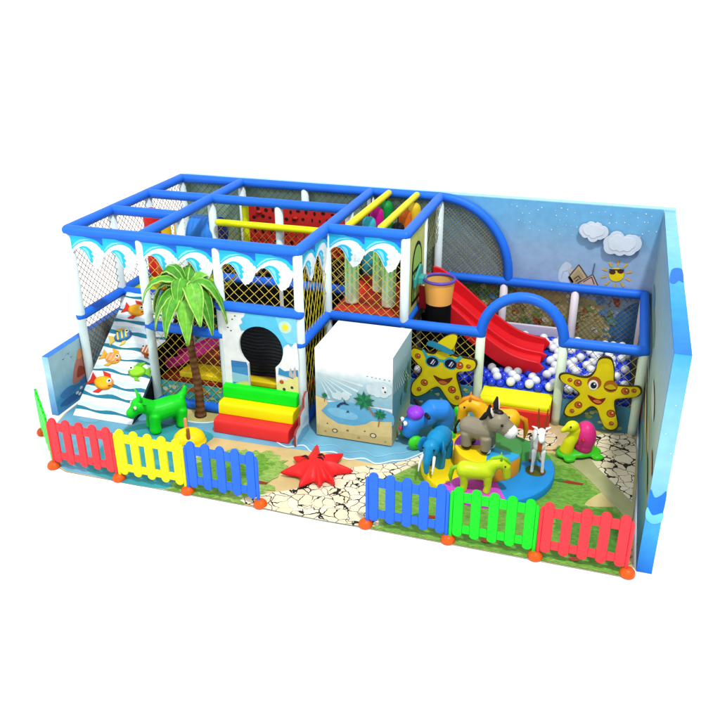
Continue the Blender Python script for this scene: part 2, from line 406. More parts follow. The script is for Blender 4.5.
def side_wall():
    t = thing('mural_wall', 'tall right side wall with light blue edges and painted wave bands', 'wall', (7.47, .7, 0))
    m = MB(); x0, x1, ya, yb = 7.41, 7.56, -1.72, 3.14
    m.box((x0, ya, 0), (x1, yb, H), (110, 190, 235))
    # top edge print
    ft = fr_xy(H)
    def band(fr, a, b, stops):
        for (p, c0), (q, c1) in zip(stops, stops[1:]):
            m.f.append(list(range(len(m.v), len(m.v)+4))); m.v += [fr(a, p, .002), fr(b, p, .002), fr(b, q, .002), fr(a, q, .002)]
            m.c.append([c0, c0, c1, c1]); m.m.append(0); m.s.append(False)
    band(ft, x0, x1, [(ya, (34, 120, 226)), (-.6, (44, 150, 240)), (.35, (70, 170, 242)), (.36, (96, 184, 226)), (1.6, (128, 198, 230)), (yb, (136, 200, 232))])
    m.flat(smooth_loop([(x0+.004, .2), (x0+.05, .14), (x0+.1, .26), (x1-.004, .22), (x1-.004, .62), (x0+.09, .68), (x0+.03, .58)]), ft, .005, (26, 110, 220))
    ff = fr_xz(ya)
    band(ff, x0, x1, [(0.0, (24, 116, 222)), (.45, (60, 166, 240)), (.72, (70, 170, 232)), (.73, (100, 186, 228)), (1.3, (146, 208, 234)), (1.9, (128, 198, 232)), (H, (66, 172, 232))])
    m.flat(smooth_loop([(x0+.002, .98), (x0+.05, .9), (x0+.1, .93), (x1-.002, .98), (x1-.002, .74), (x0+.1, .66), (x0+.04, .7), (x0+.002, .76)]), ff, .004, (28, 120, 226))
    m.flat(smooth_loop([(x0+.002, .78), (x0+.06, .7), (x1-.002, .74), (x1-.002, .64), (x0+.07, .6), (x0+.002, .66)]), ff, .006, (110, 206, 244))
    for x, z in ((7.5, 1.9), (7.46, 1.6), (7.53, 1.4)): m.flat(circle(x, z, .006, 6), ff, .004, (240, 250, 252))
    fi = fr_yz(x0, -1)
    vgrad(m, fi, ya+.003, yb-.01, [(.01, (48, 104, 160)), (.4, (84, 146, 164)), (.9, (140, 172, 150)), (1.5, (166, 196, 188)), (H-.005, (120, 170, 206))], .002)
    rn = random.Random(3)
    cl = [(204, 190, 140), (126, 166, 116), (100, 154, 184), (186, 140, 110), (196, 210, 196), (116, 160, 130)]
    for i in range(26):
        y = ya+.2+rn.random()*4.4; z = .15+rn.random()*1.3; w = .3+.4*rn.random(); h = .1+.2*rn.random()
        w = min(w, y-ya-.01, yb-.02-y)
        m.flat(smooth_loop([(y+w*math.cos(a), z+h*.4*math.sin(a)*(.6+.6*rn.random())) for a in (0, 1, 2, 3, 4, 5)], 4), fi, .004+.0004*i, cl[i % 6])
    m.build('panel', [PRT], t)
side_wall()
def low_wall():
    t = thing('mural_wall', 'low left side wall printed with misty sea and birds', 'wall', (-.11, 1.1, 0))
    m = MB(); x0, x1, ya, yb, z1 = -.175, -.075, -.7, 3.1, .87
    m.box((x0, ya, 0), (x1, yb, z1), (120, 190, 235))
    m.flat([(x0, ya), (x1, ya), (x1, yb), (x0, yb)], fr_xy(z1), .002, (48, 124, 226))
    vgrad(m, fr_xz(ya), x0, x1, [(0, (70, 130, 190)), (.3, (120, 180, 220)), (.6, (186, 224, 244)), (z1, (150, 210, 244))], .002)
    fi = fr_yz(x1)
    vgrad(m, fi, ya+.002, yb, [(0.005, (56, 130, 184)), (.2, (70, 150, 200)), (.3, (116, 178, 214)), (.55, (158, 200, 214)), (z1-.003, (168, 206, 220))], .002)
    q = lambda p, c, d=.004: m.flat(smooth_loop(p, 4), fi, d, c)
    q([(-.6, .26), (-.4, .3), (-.2, .25), (0, .32), (.2, .28), (.5, .34), (.9, .3), (1.0, .2), (.4, .22), (.1, .18), (-.2, .2), (-.5, .17)], (66, 128, 186))
    q([(-.64, .12), (-.4, .16), (-.1, .11), (.3, .15), (.8, .12), (.8, .07), (.2, .06), (-.4, .05)], (48, 108, 170), .005)
    q([(-.3, .3), (-.22, .52), (-.1, .62), (.05, .55), (.1, .34), (-.1, .28)], (190, 120, 110), .006); q([(-.2, .34), (-.14, .48), (-.04, .44), (.0, .34)], (150, 70, 60), .007)
    q([(-.14, .6), (-.08, .72), (.02, .66), (-.02, .58)], (220, 150, 96), .008)
    for a, b in ((-.25, .13), (-.15, .16), (-.2, .09)): q(circle(a, b, .035, 8, .02), (236, 244, 248), .006)
    for a, b in ((-.42, .72), (-.3, .75), (-.25, .68)): m.flat([(a-.03, b+.012), (a, b), (a+.03, b+.014), (a, b-.01)], fi, .006, (60, 80, 100))
    m.build('panel', [PRT], t)
low_wall()
# ------------------------------------------------------------------ play frame
FRM = thing('play_frame', 'two storey soft play frame with blue padded rails and white posts', 'climbing frame', (3.7, 1.5, 0))
def post(x, y, z1, z0=.014, col=WHITE, r=.06):
    m = MB(); m.tube([(x, y, z0), (x, y, z0+.1), (x, y, z1*.5), (x, y, z1)], r, col, 16, round_=0)
    m.build('post', VIN, FRM)
def rail(a, b, col=BLUE, r=.068, name='rail'):
    m = MB(); a, b = Vector(a), Vector(b); n = 9
    m.tube([a.lerp(b, i/n) for i in range(n+1)], [r*(1+.018*math.sin(i*2.3+a.x*5)) for i in range(n+1)], col, 16, round_=1)
    m.build(name, VIN, FRM)
for x in (0, XB, XC, XD):
    post(x, 0, H-.02)
for x in (0, XB): post(x, Y1, H-.02)
for x in (XD, XF): post(x, Y1, H-.02)
for x in (0, XB, XC, XD, XF): post(x, Y2, H-.02); post(x, Y3, H-.02)
for x in (XP, XQ, XR): post(x, Y1, H1-.02, col=(222, 240, 214)); post(x, Y3, H1-.02, col=(232, 224, 232))
# top rails
e = .0
for a, b in (((0, 0, H), (XD, 0, H)), ((0, 0, H), (0, Y3, H)), ((XB, 0, H), (XB, Y3, H)), ((XD, 0, H), (XD, Y3, H)), ((0, Y1, H), (XB, Y1, H)), ((0, Y2, H), (XD, Y2, H)),
             ((0, Y3, H), (XF, Y3, H)), ((XD, Y1, H), (XF, Y1, H)), ((XF, Y1, H), (XF, Y3, H))): rail(a, b)
for x0, x1 in ((3.46, 3.5), (3.9, 3.93)): rail((x0, Y1+.14, H+.02), (x1, Y3-.08, H+.02), (240, 226, 30), .048, 'bar')
# storey rails
for a, b in (((XB, 0, H1), (XC, 0, H1)), ((XC, -.02, 1.6), (XD, -.02, 1.6)), ((0, 0, H1), (0, Y3, H1)), ((XD, 0, H1), (XD, Y1, H1)), ((XD, Y1, H1), (XF, Y1, H1)), ((XF, Y1, H1), (XF, Y3, H1)),
             ((XF, Y1, H1), (XP, Y1, H1)), ((XQ, Y1, H1), (XR, Y1, H1)), ((XF, Y3, H1), (XR, Y3, H1)), ((XR, Y1, H1), (XR, Y3, H1)), ((0, Y1, H1), (XB, Y1, H1)), ((XB, Y2, H1), (XD, Y2, H1)),
             ((XB, 0, .085), (XC, 0, .085)), ((XD, 0, .085), (XD, Y1, .085))): rail(a, b)
rail((1.2, Y2-.1, 2.08), (3.1, Y2-.1, 2.08), (232, 240, 20), .05, 'bar')
rail((1.55, Y2+.1, 1.3), (1.55, Y2+.1, 2.36), (226, 232, 20), .05, 'bar')
def arch(pts, name='arch'):
    m = MB(); m.tube(pts, .068, BLUE, 16, round_=1); m.build(name, VIN, FRM)
arch([(4.27+1.08*math.sin(t*pi/2/16), Y3, H1+.05+(H-H1-.05)*math.cos(t*pi/2/16)) for t in range(17)])
arch([((XP+XQ)/2-.525*math.cos(t*pi/20), Y1, H1-.02+.56*math.sin(t*pi/20)) for t in range(21)])
# nets
def clip(poly, p, d):
    t0, t1 = -1e9, 1e9; n = len(poly)
    A = sum(poly[i][0]*poly[(i+1) % n][1]-poly[(i+1) % n][0]*poly[i][1] for i in range(n))
    sg = 1 if A > 0 else -1
    for i in range(n):
        a, b = poly[i], poly[(i+1) % n]
        nx, ny = -(b[1]-a[1])*sg, (b[0]-a[0])*sg
        den = nx*d[0]+ny*d[1]; num = nx*(a[0]-p[0])+ny*(a[1]-p[1])
        if abs(den) < 1e-12:
            if num > 0: return None
        elif den > 0: t0 = max(t0, num/den)
        else: t1 = min(t1, num/den)
    return (t0, t1) if t1 > t0+.01 else None
def net(poly, fr, col=(206, 180, 74), pitch=.135, r=.0037, asp=1.0, knots=False):
    m = MB(); xs = [p[0] for p in poly]; ys = [p[1] for p in poly]
    L = (max(xs)-min(xs))*asp+(max(ys)-min(ys)); n = int(L/pitch)+2
    for sg in (1, -1):
        for k in range(-n, n+1):
            p = (min(xs)+k*pitch/asp, min(ys)); d = (1, sg*asp)
            if sg == -1: p = (min(xs)+k*pitch/asp, max(ys))
            c = clip(poly, p, d)
            if not c: continue
            a = (p[0]+d[0]*c[0], p[1]+d[1]*c[0]); b = (p[0]+d[0]*c[1], p[1]+d[1]*c[1])
            nn = max(2, int(math.hypot(b[0]-a[0], b[1]-a[1])/.25))
            jt = lambda t: (0 if t in (0, 1) else .012)*random.uniform(-1, 1)
            m.tube([fr(a[0]+(b[0]-a[0])*q/nn+jt(q/nn)*.5, a[1]+(b[1]-a[1])*q/nn+jt(q/nn)*.5-.01*math.sin(pi*q/nn), sg*.004+jt(q/nn)*.6) for q in range(nn+1)], r, col, 4, caps=False)
    m.build('net', ROPE, FRM)
rect = lambda x0, x1, z0, z1: [(x0, z0), (x1, z0), (x1, z1), (x0, z1)]
YN = (232, 206, 84); BN = (128, 90, 42); GN = (120, 130, 84); KN = (96, 100, 70)
net(rect(XB+.06, XC-.06, H1, H-.05), fr_xz(0), YN)
net(rect(XB+.06, XC-.06, .15, H1-.05), fr_xz(0), YN)
net(rect(XC+.06, XD-.06, 1.66, H-.05), fr_xz(0), YN)
net(rect(XD+.06, XF-.06, H1+.05, H-.05), fr_xz(Y1), YN)
net(rect(.06, Y1-.06, H1+.05, H-.05), fr_yz(XD), (220, 204, 60), .27, .0042, 2.4)
net(rect(.06, Y1-.06, .12, H1-.05), fr_yz(XD), (220, 204, 60), .27, .0042, 2.4)
net(rect(XF+.06, XP-.06, .4, H1-.05), fr_xz(Y1), YN)
net(rect(XQ+.06, XR-.06, .4, H1-.05), fr_xz(Y1), (190, 184, 100))
for a, b in ((0, Y1), (Y1, Y2), (Y2, Y3)):
    net(rect(a+.06, b-.06, H1+.05, H-.05), fr_yz(0), BN, .1, .0046)
    net(rect(a+.06, b-.06, .05, H1-.05), fr_yz(0), BN, .1, .0046)
for a, b in ((0, XB), (XB, XC), (XC, XD), (XD, XF)): net(rect(a+.06, b-.06, H1+.05, H-.05), fr_xz(Y3), (104, 110, 76), .11)
net(rect(Y2+.06, Y3-.06, 1.75, H-.05), fr_yz(XF), (140, 150, 110), .12)
net([(4.3, H1+.04)]+[(4.27+1.05*math.sin(t*pi/2/10), H1+.05+(H-H1-.07)*math.cos(t*pi/2/10)) for t in range(11)], fr_xz(Y3), (150, 148, 108), .058, .0052)
for a, b in ((XB, XC), (XC, XD)): net(rect(a+.06, b-.06, H1+.1, 2.04), fr_xz(Y2-.02), (214, 170, 70), .12)
for a, b in ((XF, XP), (XP, XQ), (XQ, XR)): net(rect(a+.06, b-.06, .3, H1-.05), fr_xz(Y3), (120, 116, 66), .085)
net(rect(Y1+.06, Y3-.06, .3, H1-.05), fr_yz(XR), (150, 150, 90), .13)
# wave fascia
def waves(fr, a, b, n, dep=.44, top=H-.05):
    m = MB(); w = (b-a)/n
    CY, LC, DB = (38, 196, 240), (128, 226, 248), (30, 112, 226)
    low = [(1, .55), (.96, .62), (.93, .71), (.89, .78), (.87, .85), (.81, .89), (.77, .95), (.71, .955), (.67, 1.0), (.62, .94), (.57, .86), (.51, .76), (.45, .63), (.39, .51), (.31, .43), (.22, .395), (.14, .42), (.07, .48), (0, .57)]
    for i in range(n):
        k = dep*(1 if i % 2 == 0 else 1.06)
        P = lambda u, d: (a+w*(i+u), top-d*k)
        o = [P(0, 0), P(1, 0)]+[P(u, d) for u, d in low]
        m.slab(o, fr, 0, .02, (244, 250, 252))
        F = lambda pts, c, t: m.flat([P(u, d) for u, d in smooth_loop(pts, 4)], fr, t, c)
        m.flat([P(u, d) for u, d in [(.0, .01), (1, .01), (1, .43), (.96, .38), (.93, .39), (.9, .31), (.86, .3), (.82, .23), (.76, .2), (.68, .165), (.58, .15), (.48, .155), (.36, .19), (.24, .25), (.12, .34), (0, .46)]], fr, .022, CY)
        m.flat([P(u, d) for u, d in [(.4, .008), (.999, .008), (.999, .25), (.95, .23), (.88, .15), (.8, .1), (.66, .06), (.52, .045)]], fr, .024, DB)
        m.flat([P(u, d) for u, d in [(.02, .36), (.14, .22), (.3, .12), (.5, .085), (.66, .1), (.5, .12), (.32, .17), (.18, .26), (.05, .38)]], fr, .025, LC)
        F([(.23, .385), (.34, .32), (.47, .32), (.57, .38), (.64, .47), (.60, .52), (.67, .6), (.61, .65), (.63, .75), (.575, .82), (.53, .755), (.475, .635), (.41, .51), (.33, .425)], CY, .023)
        F([(.34, .375), (.44, .375), (.52, .45), (.54, .56), (.56, .68), (.52, .68), (.47, .55), (.41, .45)], LC, .025)
        rn = random.Random(i)
        for j in range(7):
            m.flat(circle(*P(.68+.2*rn.random(), .4+.4*rn.random()), .006+.008*rn.random(), 8), fr, .0235+.0004*j, (206, 236, 250))
    m.build('wave_panel', FOAM, FRM)
for a, b in ((0, XB), (XB, XC), (XC, XD)): waves(fr_xz(-.01), a+.05, b-.05, 2)
waves(fr_yz(XD+.01), .06, Y1-.05, 2)
waves(fr_xz(Y1-.01), XD+.05, XF-.05, 2)
# decks, interior shade sheets and skirts
def deck(a, b, col, name='deck', mt=VIN, bev=.01):
    m = MB(); m.box(a, b, col); m.build(name, mt, FRM, bevel=bev)
deck((.04, Y1+.08, 1.08), (XB-.0, Y3-.08, 1.17), (196, 220, 30))
deck((XB+.02, Y2+.08, 1.08), (XD-.02, Y3-.08, 1.17), (30, 40, 60))
deck((XD+.04, Y1+.09, 1.10), (XF-.04, Y3-.08, 1.24), (206, 52, 40))
deck((XB+.05, .08, .3), (XD-.05, Y2-.06, .41), (150, 48, 28))
def shade_sheet(a, b, name='interior_shade', col=(14, 15, 18)):  # black sheets added to stand in for the dark interior
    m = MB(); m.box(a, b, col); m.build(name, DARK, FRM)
shade_sheet((XB+.06, Y2-.05, .41), (XD-.06, Y2-.035, 1.12))
shade_sheet((XB-.015, .1, .42), (XB-.0, Y1-.1, .8))
shade_sheet((XD-.09, .1, .42), (XD-.075, Y2-.1, 1.1))
shade_sheet((XF-.08, Y1+.1, .1), (XF-.065, Y3-.1, 1.08))
shade_sheet((XD+.06, Y2-.1, .02), (XF-.1, Y2-.085, 1.05))
shade_sheet((XB+.06, Y2+.1, 1.19), (XC-.06, Y2+.112, 1.62), col=(24, 30, 44))
shade_sheet((XC+.06, Y2+.1, 1.19), (XD-.06, Y2+.112, 1.62), col=(24, 30, 44))
def skirt(fr, a, b, z0, z1, base, cols, seed, n=22):
    m = MB(); m.slab(rect(a, b, z0, z1), fr, 0, .02, base)
    rn = random.Random(seed)
    for i in range(n):
        x = a+.06+rn.random()*(b-a-.12); z = z0+.045+rn.random()*(z1-z0-.09); r = .02+.03*rn.random()
        m.flat(smooth_loop([(x+r*math.cos(t)*(.6+.6*rn.random()), z+r*.7*math.sin(t)*(.6+.6*rn.random())) for t in (0, 1, 2, 3, 4, 5)], 3), fr, .0225+.0003*i, cols[i % len(cols)])
    m.build('skirt_panel', PRT, FRM)
skirt(fr_xz(.03), XB+.06, XC-.06, .15, .38, (72, 178, 186), [(214, 150, 60), (196, 206, 120), (60, 130, 170), (226, 220, 190), (190, 96, 50)], 2, 30)
skirt(fr_xz(Y1), XF+.06, XP-.06, .02, .4, (70, 140, 170), [(190, 200, 110), (80, 160, 120), (200, 220, 180), (60, 120, 180)], 5, 26)
skirt(fr_xz(Y1), XQ+.06, XR-.06, .02, .4, (76, 140, 166), [(150, 190, 100), (80, 160, 110), (60, 130, 190), (206, 200, 140)], 6, 26)
# entrance panel with keyhole door
def entrance():
    m = MB(); f = fr_xz(-.045); a, b = XC+.02, XD-.02; cx, cz, r = 2.68, 1.09, .305
    th = math.asin(.19/r)
    key = [(cx-.19, .35)]+[(cx+r*math.sin(t), cz+r*math.cos(t)) for t in [-(pi-th)+(2*(pi-th))*i/28 for i in range(29)]]+[(cx+.19, .35)]
    o = [(a, .35)]+key+[(b, .35), (b, 1.58), (a, 1.58)]
    m.slab(o, f, -.02, .02, (244, 248, 250), (226, 236, 240))
    # sky print: right side region above the hole
    arc = [(cx+(r+.0)*math.sin(t), cz+(r+.0)*math.cos(t)) for t in [-.75+(2.65)*i/14 for i in range(15)]]
    sky = [(2.5, 1.57), (2.47, 1.5), (2.43, 1.47), (2.45, 1.42), (2.4, 1.38)]+[(2.42, 1.31)]+arc+[(b-.0, .9), (b, 1.57)]
    m.flat(sky, f, .0225, (92, 200, 240))
    m.flat([(2.9, 1.57), (b, 1.57), (b, 1.2), (3.05, 1.22), (2.96, 1.36)], f, .0245, (130, 216, 246))
    m.flat(circle(3.03, 1.43, .085, 18), f, .0265, (196, 236, 214)); m.flat(circle(3.03, 1.43, .042, 14), f, .0285, (250, 230, 50))
    m.flat(smooth_loop([(2.985, 1.05), (3.0, 1.15), (3.06, 1.2), (3.1, 1.17), (b-.005, 1.22), (b-.003, .8), (2.97, .82), (2.96, .94)]), f, .0265, (246, 250, 252))
    m.flat([(2.92, .86), (2.905, .76), (b, .72), (b, .86), (3.0, .82)], f, .0285, (60, 150, 206))
    # beach picture left of the door
    z = [(a+.1, .36), (cx-.2, .36), (cx-.2, .82), (cx-.215, .87), (a+.1, .87)]
    m.flat(z, f, .0225, (70, 150, 210)); m.flat([(a+.1, .87), (cx-.215, .87), (cx-.2, .8), (a+.1, .78)], f, .0245, (60, 130, 196))
    m.flat([(a+.1, .7), (cx-.2, .68), (cx-.2, .56), (a+.1, .56)], f, .0245, (150, 206, 230))
    m.flat([(a+.1, .36), (cx-.2, .36), (cx-.2, .6), (a+.22, .58), (a+.1, .52)], f, .0265, (214, 216, 120))
    # sand castle at right
    c0 = cx+.2
    m.flat([(c0, .36), (b, .36), (b, .76), (3.13, .78), (3.11, .72), (3.05, .74), (3.02, .68), (2.95, .7), (c0, .64)], f, .0305, (238, 232, 150))
    for x, zz, rr, c in ((2.98, .56, .022, (60, 60, 70)), (3.09, .6, .02, (60, 60, 60)), (3.02, .45, .022, (70, 90, 110)), (3.11, .47, .022, (190, 90, 40)), (2.95, .66, .03, (190, 90, 50)), (3.05, .52, .012, (220, 120, 50)), (2.93, .52, .012, (226, 140, 60))):
        m.flat(circle(x, zz, rr, 10), f, .0325, c)
    m.flat(smooth_loop([(3.06, .76), (3.08, .88), (3.11, .8), (3.14, .9), (3.15, .76)]), f, .0325, (196, 190, 190))
    for x, zz in ((2.35, 1.5), (2.31, 1.45), (2.24, 1.33), (2.28, 1.29)): m.flat(circle(x, zz, .013, 8, .009), f, .0225, (60, 70, 76))
    m.build('entrance_panel', PRT, FRM)
entrance()
# window panel on the side of the upper block
def window_panel():
    m = MB(); f = fr_yz(XF+.01); o = rect(Y1+.07, Y2-.05, H1+.07, H-.07)
    m.slab(o, f, 0, .025, (206, 216, 120), (190, 200, 110))
    ar = lambda k, z0: [(1.28-k, z0), (1.78+k, z0)]+[(1.53+(.25+k)*math.cos(t*pi/12), 1.85+(.3+k)*math.sin(t*pi/12)) for t in range(13)]
    m.flat(ar(.03, 1.34), f, .028, (24, 28, 20)); m.flat(ar(-.02, 1.40), f, .031, (156, 204, 92))
    m.flat([(1.28, 1.78), (1.78, 1.78), (1.78, 1.83), (1.28, 1.83)], f, .034, (24, 28, 20))
    m.flat([(1.36, 1.46), (1.7, 1.46), (1.7, 1.74), (1.36, 1.74)], f, .034, (190, 220, 120))
    m.flat([(1.34, 1.4), (1.365, 1.4), (1.365, 1.78), (1.34, 1.78)], f, .036, (24, 28, 20))
    m.build('window_panel', PRT, FRM)
window_panel()
m = MB(); m.slab(rect(Y1+.07, Y2-.05, .95, H1-.06), fr_yz(XF+.01), 0, .02, (196, 130, 70)); m.build('skirt_panel', PRT, FRM)
# ------------------------------------------------------------------ things inside the frame
def block(name, label, cat, a, b, col, mt=VIN, bev=.02):
    m = MB(); m.box(a, b, col)
    o = m.build(name, mt, None, bevel=bev, seg=3, loc=((a[0]+b[0])/2, (a[1]+b[1])/2, a[2])); return tag(o, label, cat)
block('foam_block', 'yellow foam step edge behind the front net under the palm leaves', 'foam block', (1.36, .1, .415), (2.06, .42, .50), (244, 214, 20))
block('foam_block', 'yellow foam step just inside the keyhole doorway', 'foam block', (1.98, .14, .415), (3.1, .3, .50), (240, 214, 30))
def pink_slide():
    t = thing('small_slide', 'pink slide sloping down behind the yellow front net', 'slide', (1.6, .46, .41))
    m = MB(); y0, y1 = .3, .62
    prof = [(1.0, .46), (1.2, .5), (1.75, .82), (2.08, 1.04)]
    for (a, b), (c, d) in zip(prof, prof[1:]):
        m.slab([(a, b-.05), (c, d-.05), (c, d), (a, b)], lambda u, v, t: (u, y0+(y1-y0)*t, v), 0, 1, (226, 42, 140))
    m.build('bed', PLAS, t)
    for yy in (y0, y1):
        m = MB()
        pts = [(a, b-.05) for a, b in prof]+[(a, b+.1) for a, b in reversed(prof)]
        m.slab(pts, lambda u, v, t: (u, yy-.02+.04*t, v), 0, 1, (226, 46, 150)); m.build('side_rail', PLAS, t, bevel=.008)
pink_slide()
def roller_curtain():
    t = thing('roller_curtain', 'black rippled roller curtain hanging inside the keyhole doorway', 'curtain', (2.5, .36, .41))
    m = MB(); rows = []
    fine = []
    for i in range(90):
        z = .47+.0108*i
        fine.append([(1.86+.062*j, .36+.014*math.sin((z+.012*math.sin(j*.9))*2*pi/.05), z) for j in range(21)])
    m.grid(fine, (38, 42, 48)); m.build('curtain_sheet', PLAS, t)
    m = MB(); m.tube([(1.84, .36, 1.47), (3.12, .36, 1.47)], .045, (36, 90, 170), 12); m.build('curtain_roll', PLAS, t)
roller_curtain()
def climbing_wall():
    t = thing('climbing_wall', 'red foam climbing wall dotted with dark holes below the roof rails', 'climbing wall', (2.05, 2.75, 1.17))
    m = MB(); f = fr_xz(2.74); m.slab(rect(1.32, 2.95, 1.18, 2.16), f, -.04, .04, (196, 40, 36))
    rn = random.Random(3)
    for i in range(12):
        for j in range(8):
            x = 1.4+i*.135+(j % 2)*.06+.03*rn.random(); z = 1.24+j*.12+.03*rn.random()
            if x < 2.9: m.flat(circle(x, z, .014+.022*rn.random(), 9, .018+.024*rn.random()), f, .043, (48, 14, 16))
    m.build('board', VIN, t, bevel=.01)
    for x, z in ((1.5, 2.05), (1.8, 1.8), (2.1, 2.0), (2.5, 1.85), (2.75, 2.05)):
        m = MB(); m.ell((x, 2.69, z), (.05, .035, .03), (180, 30, 30)); m.build('hold', PLAS, t)
climbing_wall()
def barrel():
    t = thing('crawl_barrel', 'blue ribbed crawl barrel on the upper deck', 'barrel', (.82, 2.0, 1.17))
    m = MB(); rows = []
    for i in range(25):
        x = .62+.44*i/24; r = .28+.012*(1 if (i//2) % 2 else 0)
        rows.append((x, r))
    R2 = [[(x, 2.2+r*math.cos(2*pi*j/22), 1.78+r*math.sin(2*pi*j/22)) for j in range(22)] for x, r in rows]
    m.grid(R2, (44, 130, 224), closed=True); m.face(R2[0], (24, 70, 150)); m.face(R2[-1][::-1], (24, 70, 150))
    m.build('drum', PLAS, t)
    m = MB(); m.box((.66, 1.98, 1.17), (1.0, 2.42, 1.54), (26, 60, 120)); m.build('cradle', VIN, t, bevel=.02)
barrel()
def pillar(name, label, cat, x, y, z0, z1, r, col, mt=VIN, band=None):
    m = MB(); n = 12
    cols = col
    if band: cols = [band if (i//2) % 2 else col for i in range(n+7)]
    m.tube([(x, y, z0+(z1-z0)*i/n) for i in range(n+1)], [r*(1+.02*math.sin(i*1.7)) for i in range(n+1)], cols, 16, round_=1.0)
    return tag(m.build(name, mt, None, loc=(x, y, z0)), label, cat)
pillar('foam_pillar', 'red foam pillar seen through the left roof opening', 'foam pillar', .12, 1.85, 1.25, 2.1, .13, (226, 36, 34))
pillar('foam_pillar', 'yellow twisted foam pillar left of the blue barrel', 'foam pillar', .42, 1.72, 1.2, 2.16, .075, (240, 200, 20), band=(216, 160, 20))
pillar('foam_pillar', 'second yellow foam pillar touching the blue barrel', 'foam pillar', .66, 1.66, 1.2, 2.18, .06, (242, 206, 30), band=(220, 170, 24))
pillar('foam_pillar', 'orange foam pillar seen between the wave panels and the palm', 'foam pillar', .6, 1.22, 1.2, 1.84, .085, (226, 92, 20))
def sling():
    m = MB(); rows = []
    for i in range(11):
        x = 1.12+.09*i; z = 1.42+.28*((i-5)/5)**2
        rows.append([(x, .5+.3*math.sin(t), z+.12-.12*math.cos(t)) for t in [-1.2+2.4*j/8 for j in range(9)]])
    m.grid(rows, (150, 144, 40)); tag(m.build('net_sling', DARK, None, loc=(1.55, .5, 1.4)), 'olive yellow sling slung behind the middle front net', 'sling')
sling()
# hanging bags
def bag(label, x, y, ztop, l, r, col):
    t = thing('punching_bag', label, 'punching bag', (x, y, ztop-l), 0, 'hanging bags in the upper block')
    m = MB(); m.tube([(x, y, ztop-l+r), (x, y, ztop-l*.5), (x, y, ztop-r)], [r, r*1.02, r], col, 18, round_=1); m.build('body', VIN, t)
    m = MB(); m.tube([(x, y, ztop-.01), (x, y, H-.0)], .009, (60, 60, 66), 6); m.build('strap', ROPE, t)
bag('cyan hanging bag, lowest of the row under the yellow bars', 3.40, 2.3, 2.24, .9, .1, (60, 190, 214))
bag('magenta hanging bag between the cyan and green ones', 3.42, 2.62, 2.3, .9, .1, (214, 20, 150))
bag('dark green hanging bag beside the magenta one', 3.5, 2.86, 2.34, .9, .1, (14, 150, 60))
bag('black hanging bag in front of the orange one', 3.84, 2.26, 2.2, .9, .1, (20, 18, 18))
bag('orange hanging bag between black and yellow ones', 3.85, 2.62, 2.3, .9, .1, (226, 110, 24))
bag('yellow hanging bag at the right end of the row', 3.93, 2.86, 2.34, .9, .095, (232, 200, 40))
bag('small red hanging bag with yellow top beside the cyan one', 3.3, 2.75, 2.2, .6, .07, (206, 70, 40))
def clear_column(x, y, label, z1=2.26):
    t = thing('bubble_column', label, 'bubble column', (x, y, 1.24), 0, 'glittery white and green columns')
    m = MB(); rn = random.Random(int(x*10)); n = 18; z0 = 1.28
    ks = 7
    rows = []; cl = []
    for i in range(ks+1):
        z = z0+(z1-z0)*i/ks; rows.append([(x+.1*math.cos(2*pi*j/n), y+.1*math.sin(2*pi*j/n), z) for j in range(n)])
    i0 = len(m.v)
    for r in rows: m.v += r
    for a in range(ks):
        for b in range(n):
            m.f.append([i0+a*n+b, i0+a*n+(b+1) % n, i0+(a+1)*n+(b+1) % n, i0+(a+1)*n+b])
            gq = .25+.8*a/ks
            wv = (274, 280, 272); gv = (50, 214, 20)
            k = gq*(.35+.65*(b % 2 == 0)); m.c.append(tuple(wv[q]*(1-k)+gv[q]*k for q in range(3))); m.m.append(0); m.s.append(True)
    m.ell((x, y, z0), (.1, .1, .045), (270, 276, 268)); m.build('tube', BALL, t)
    m = MB(); m.tube([(x, y, z1), (x, y, z1+.05)], .105, (120, 170, 110), 18); m.build('cap', PLAS, t)
clear_column(3.42, 1.42, 'white green streaked column nearer the left post above the red deck')
clear_column(3.95, 1.42, 'white green streaked column nearer the right post above the red deck')
clear_column(3.66, 1.95, 'white green streaked column standing behind between the two front ones', 1.9)
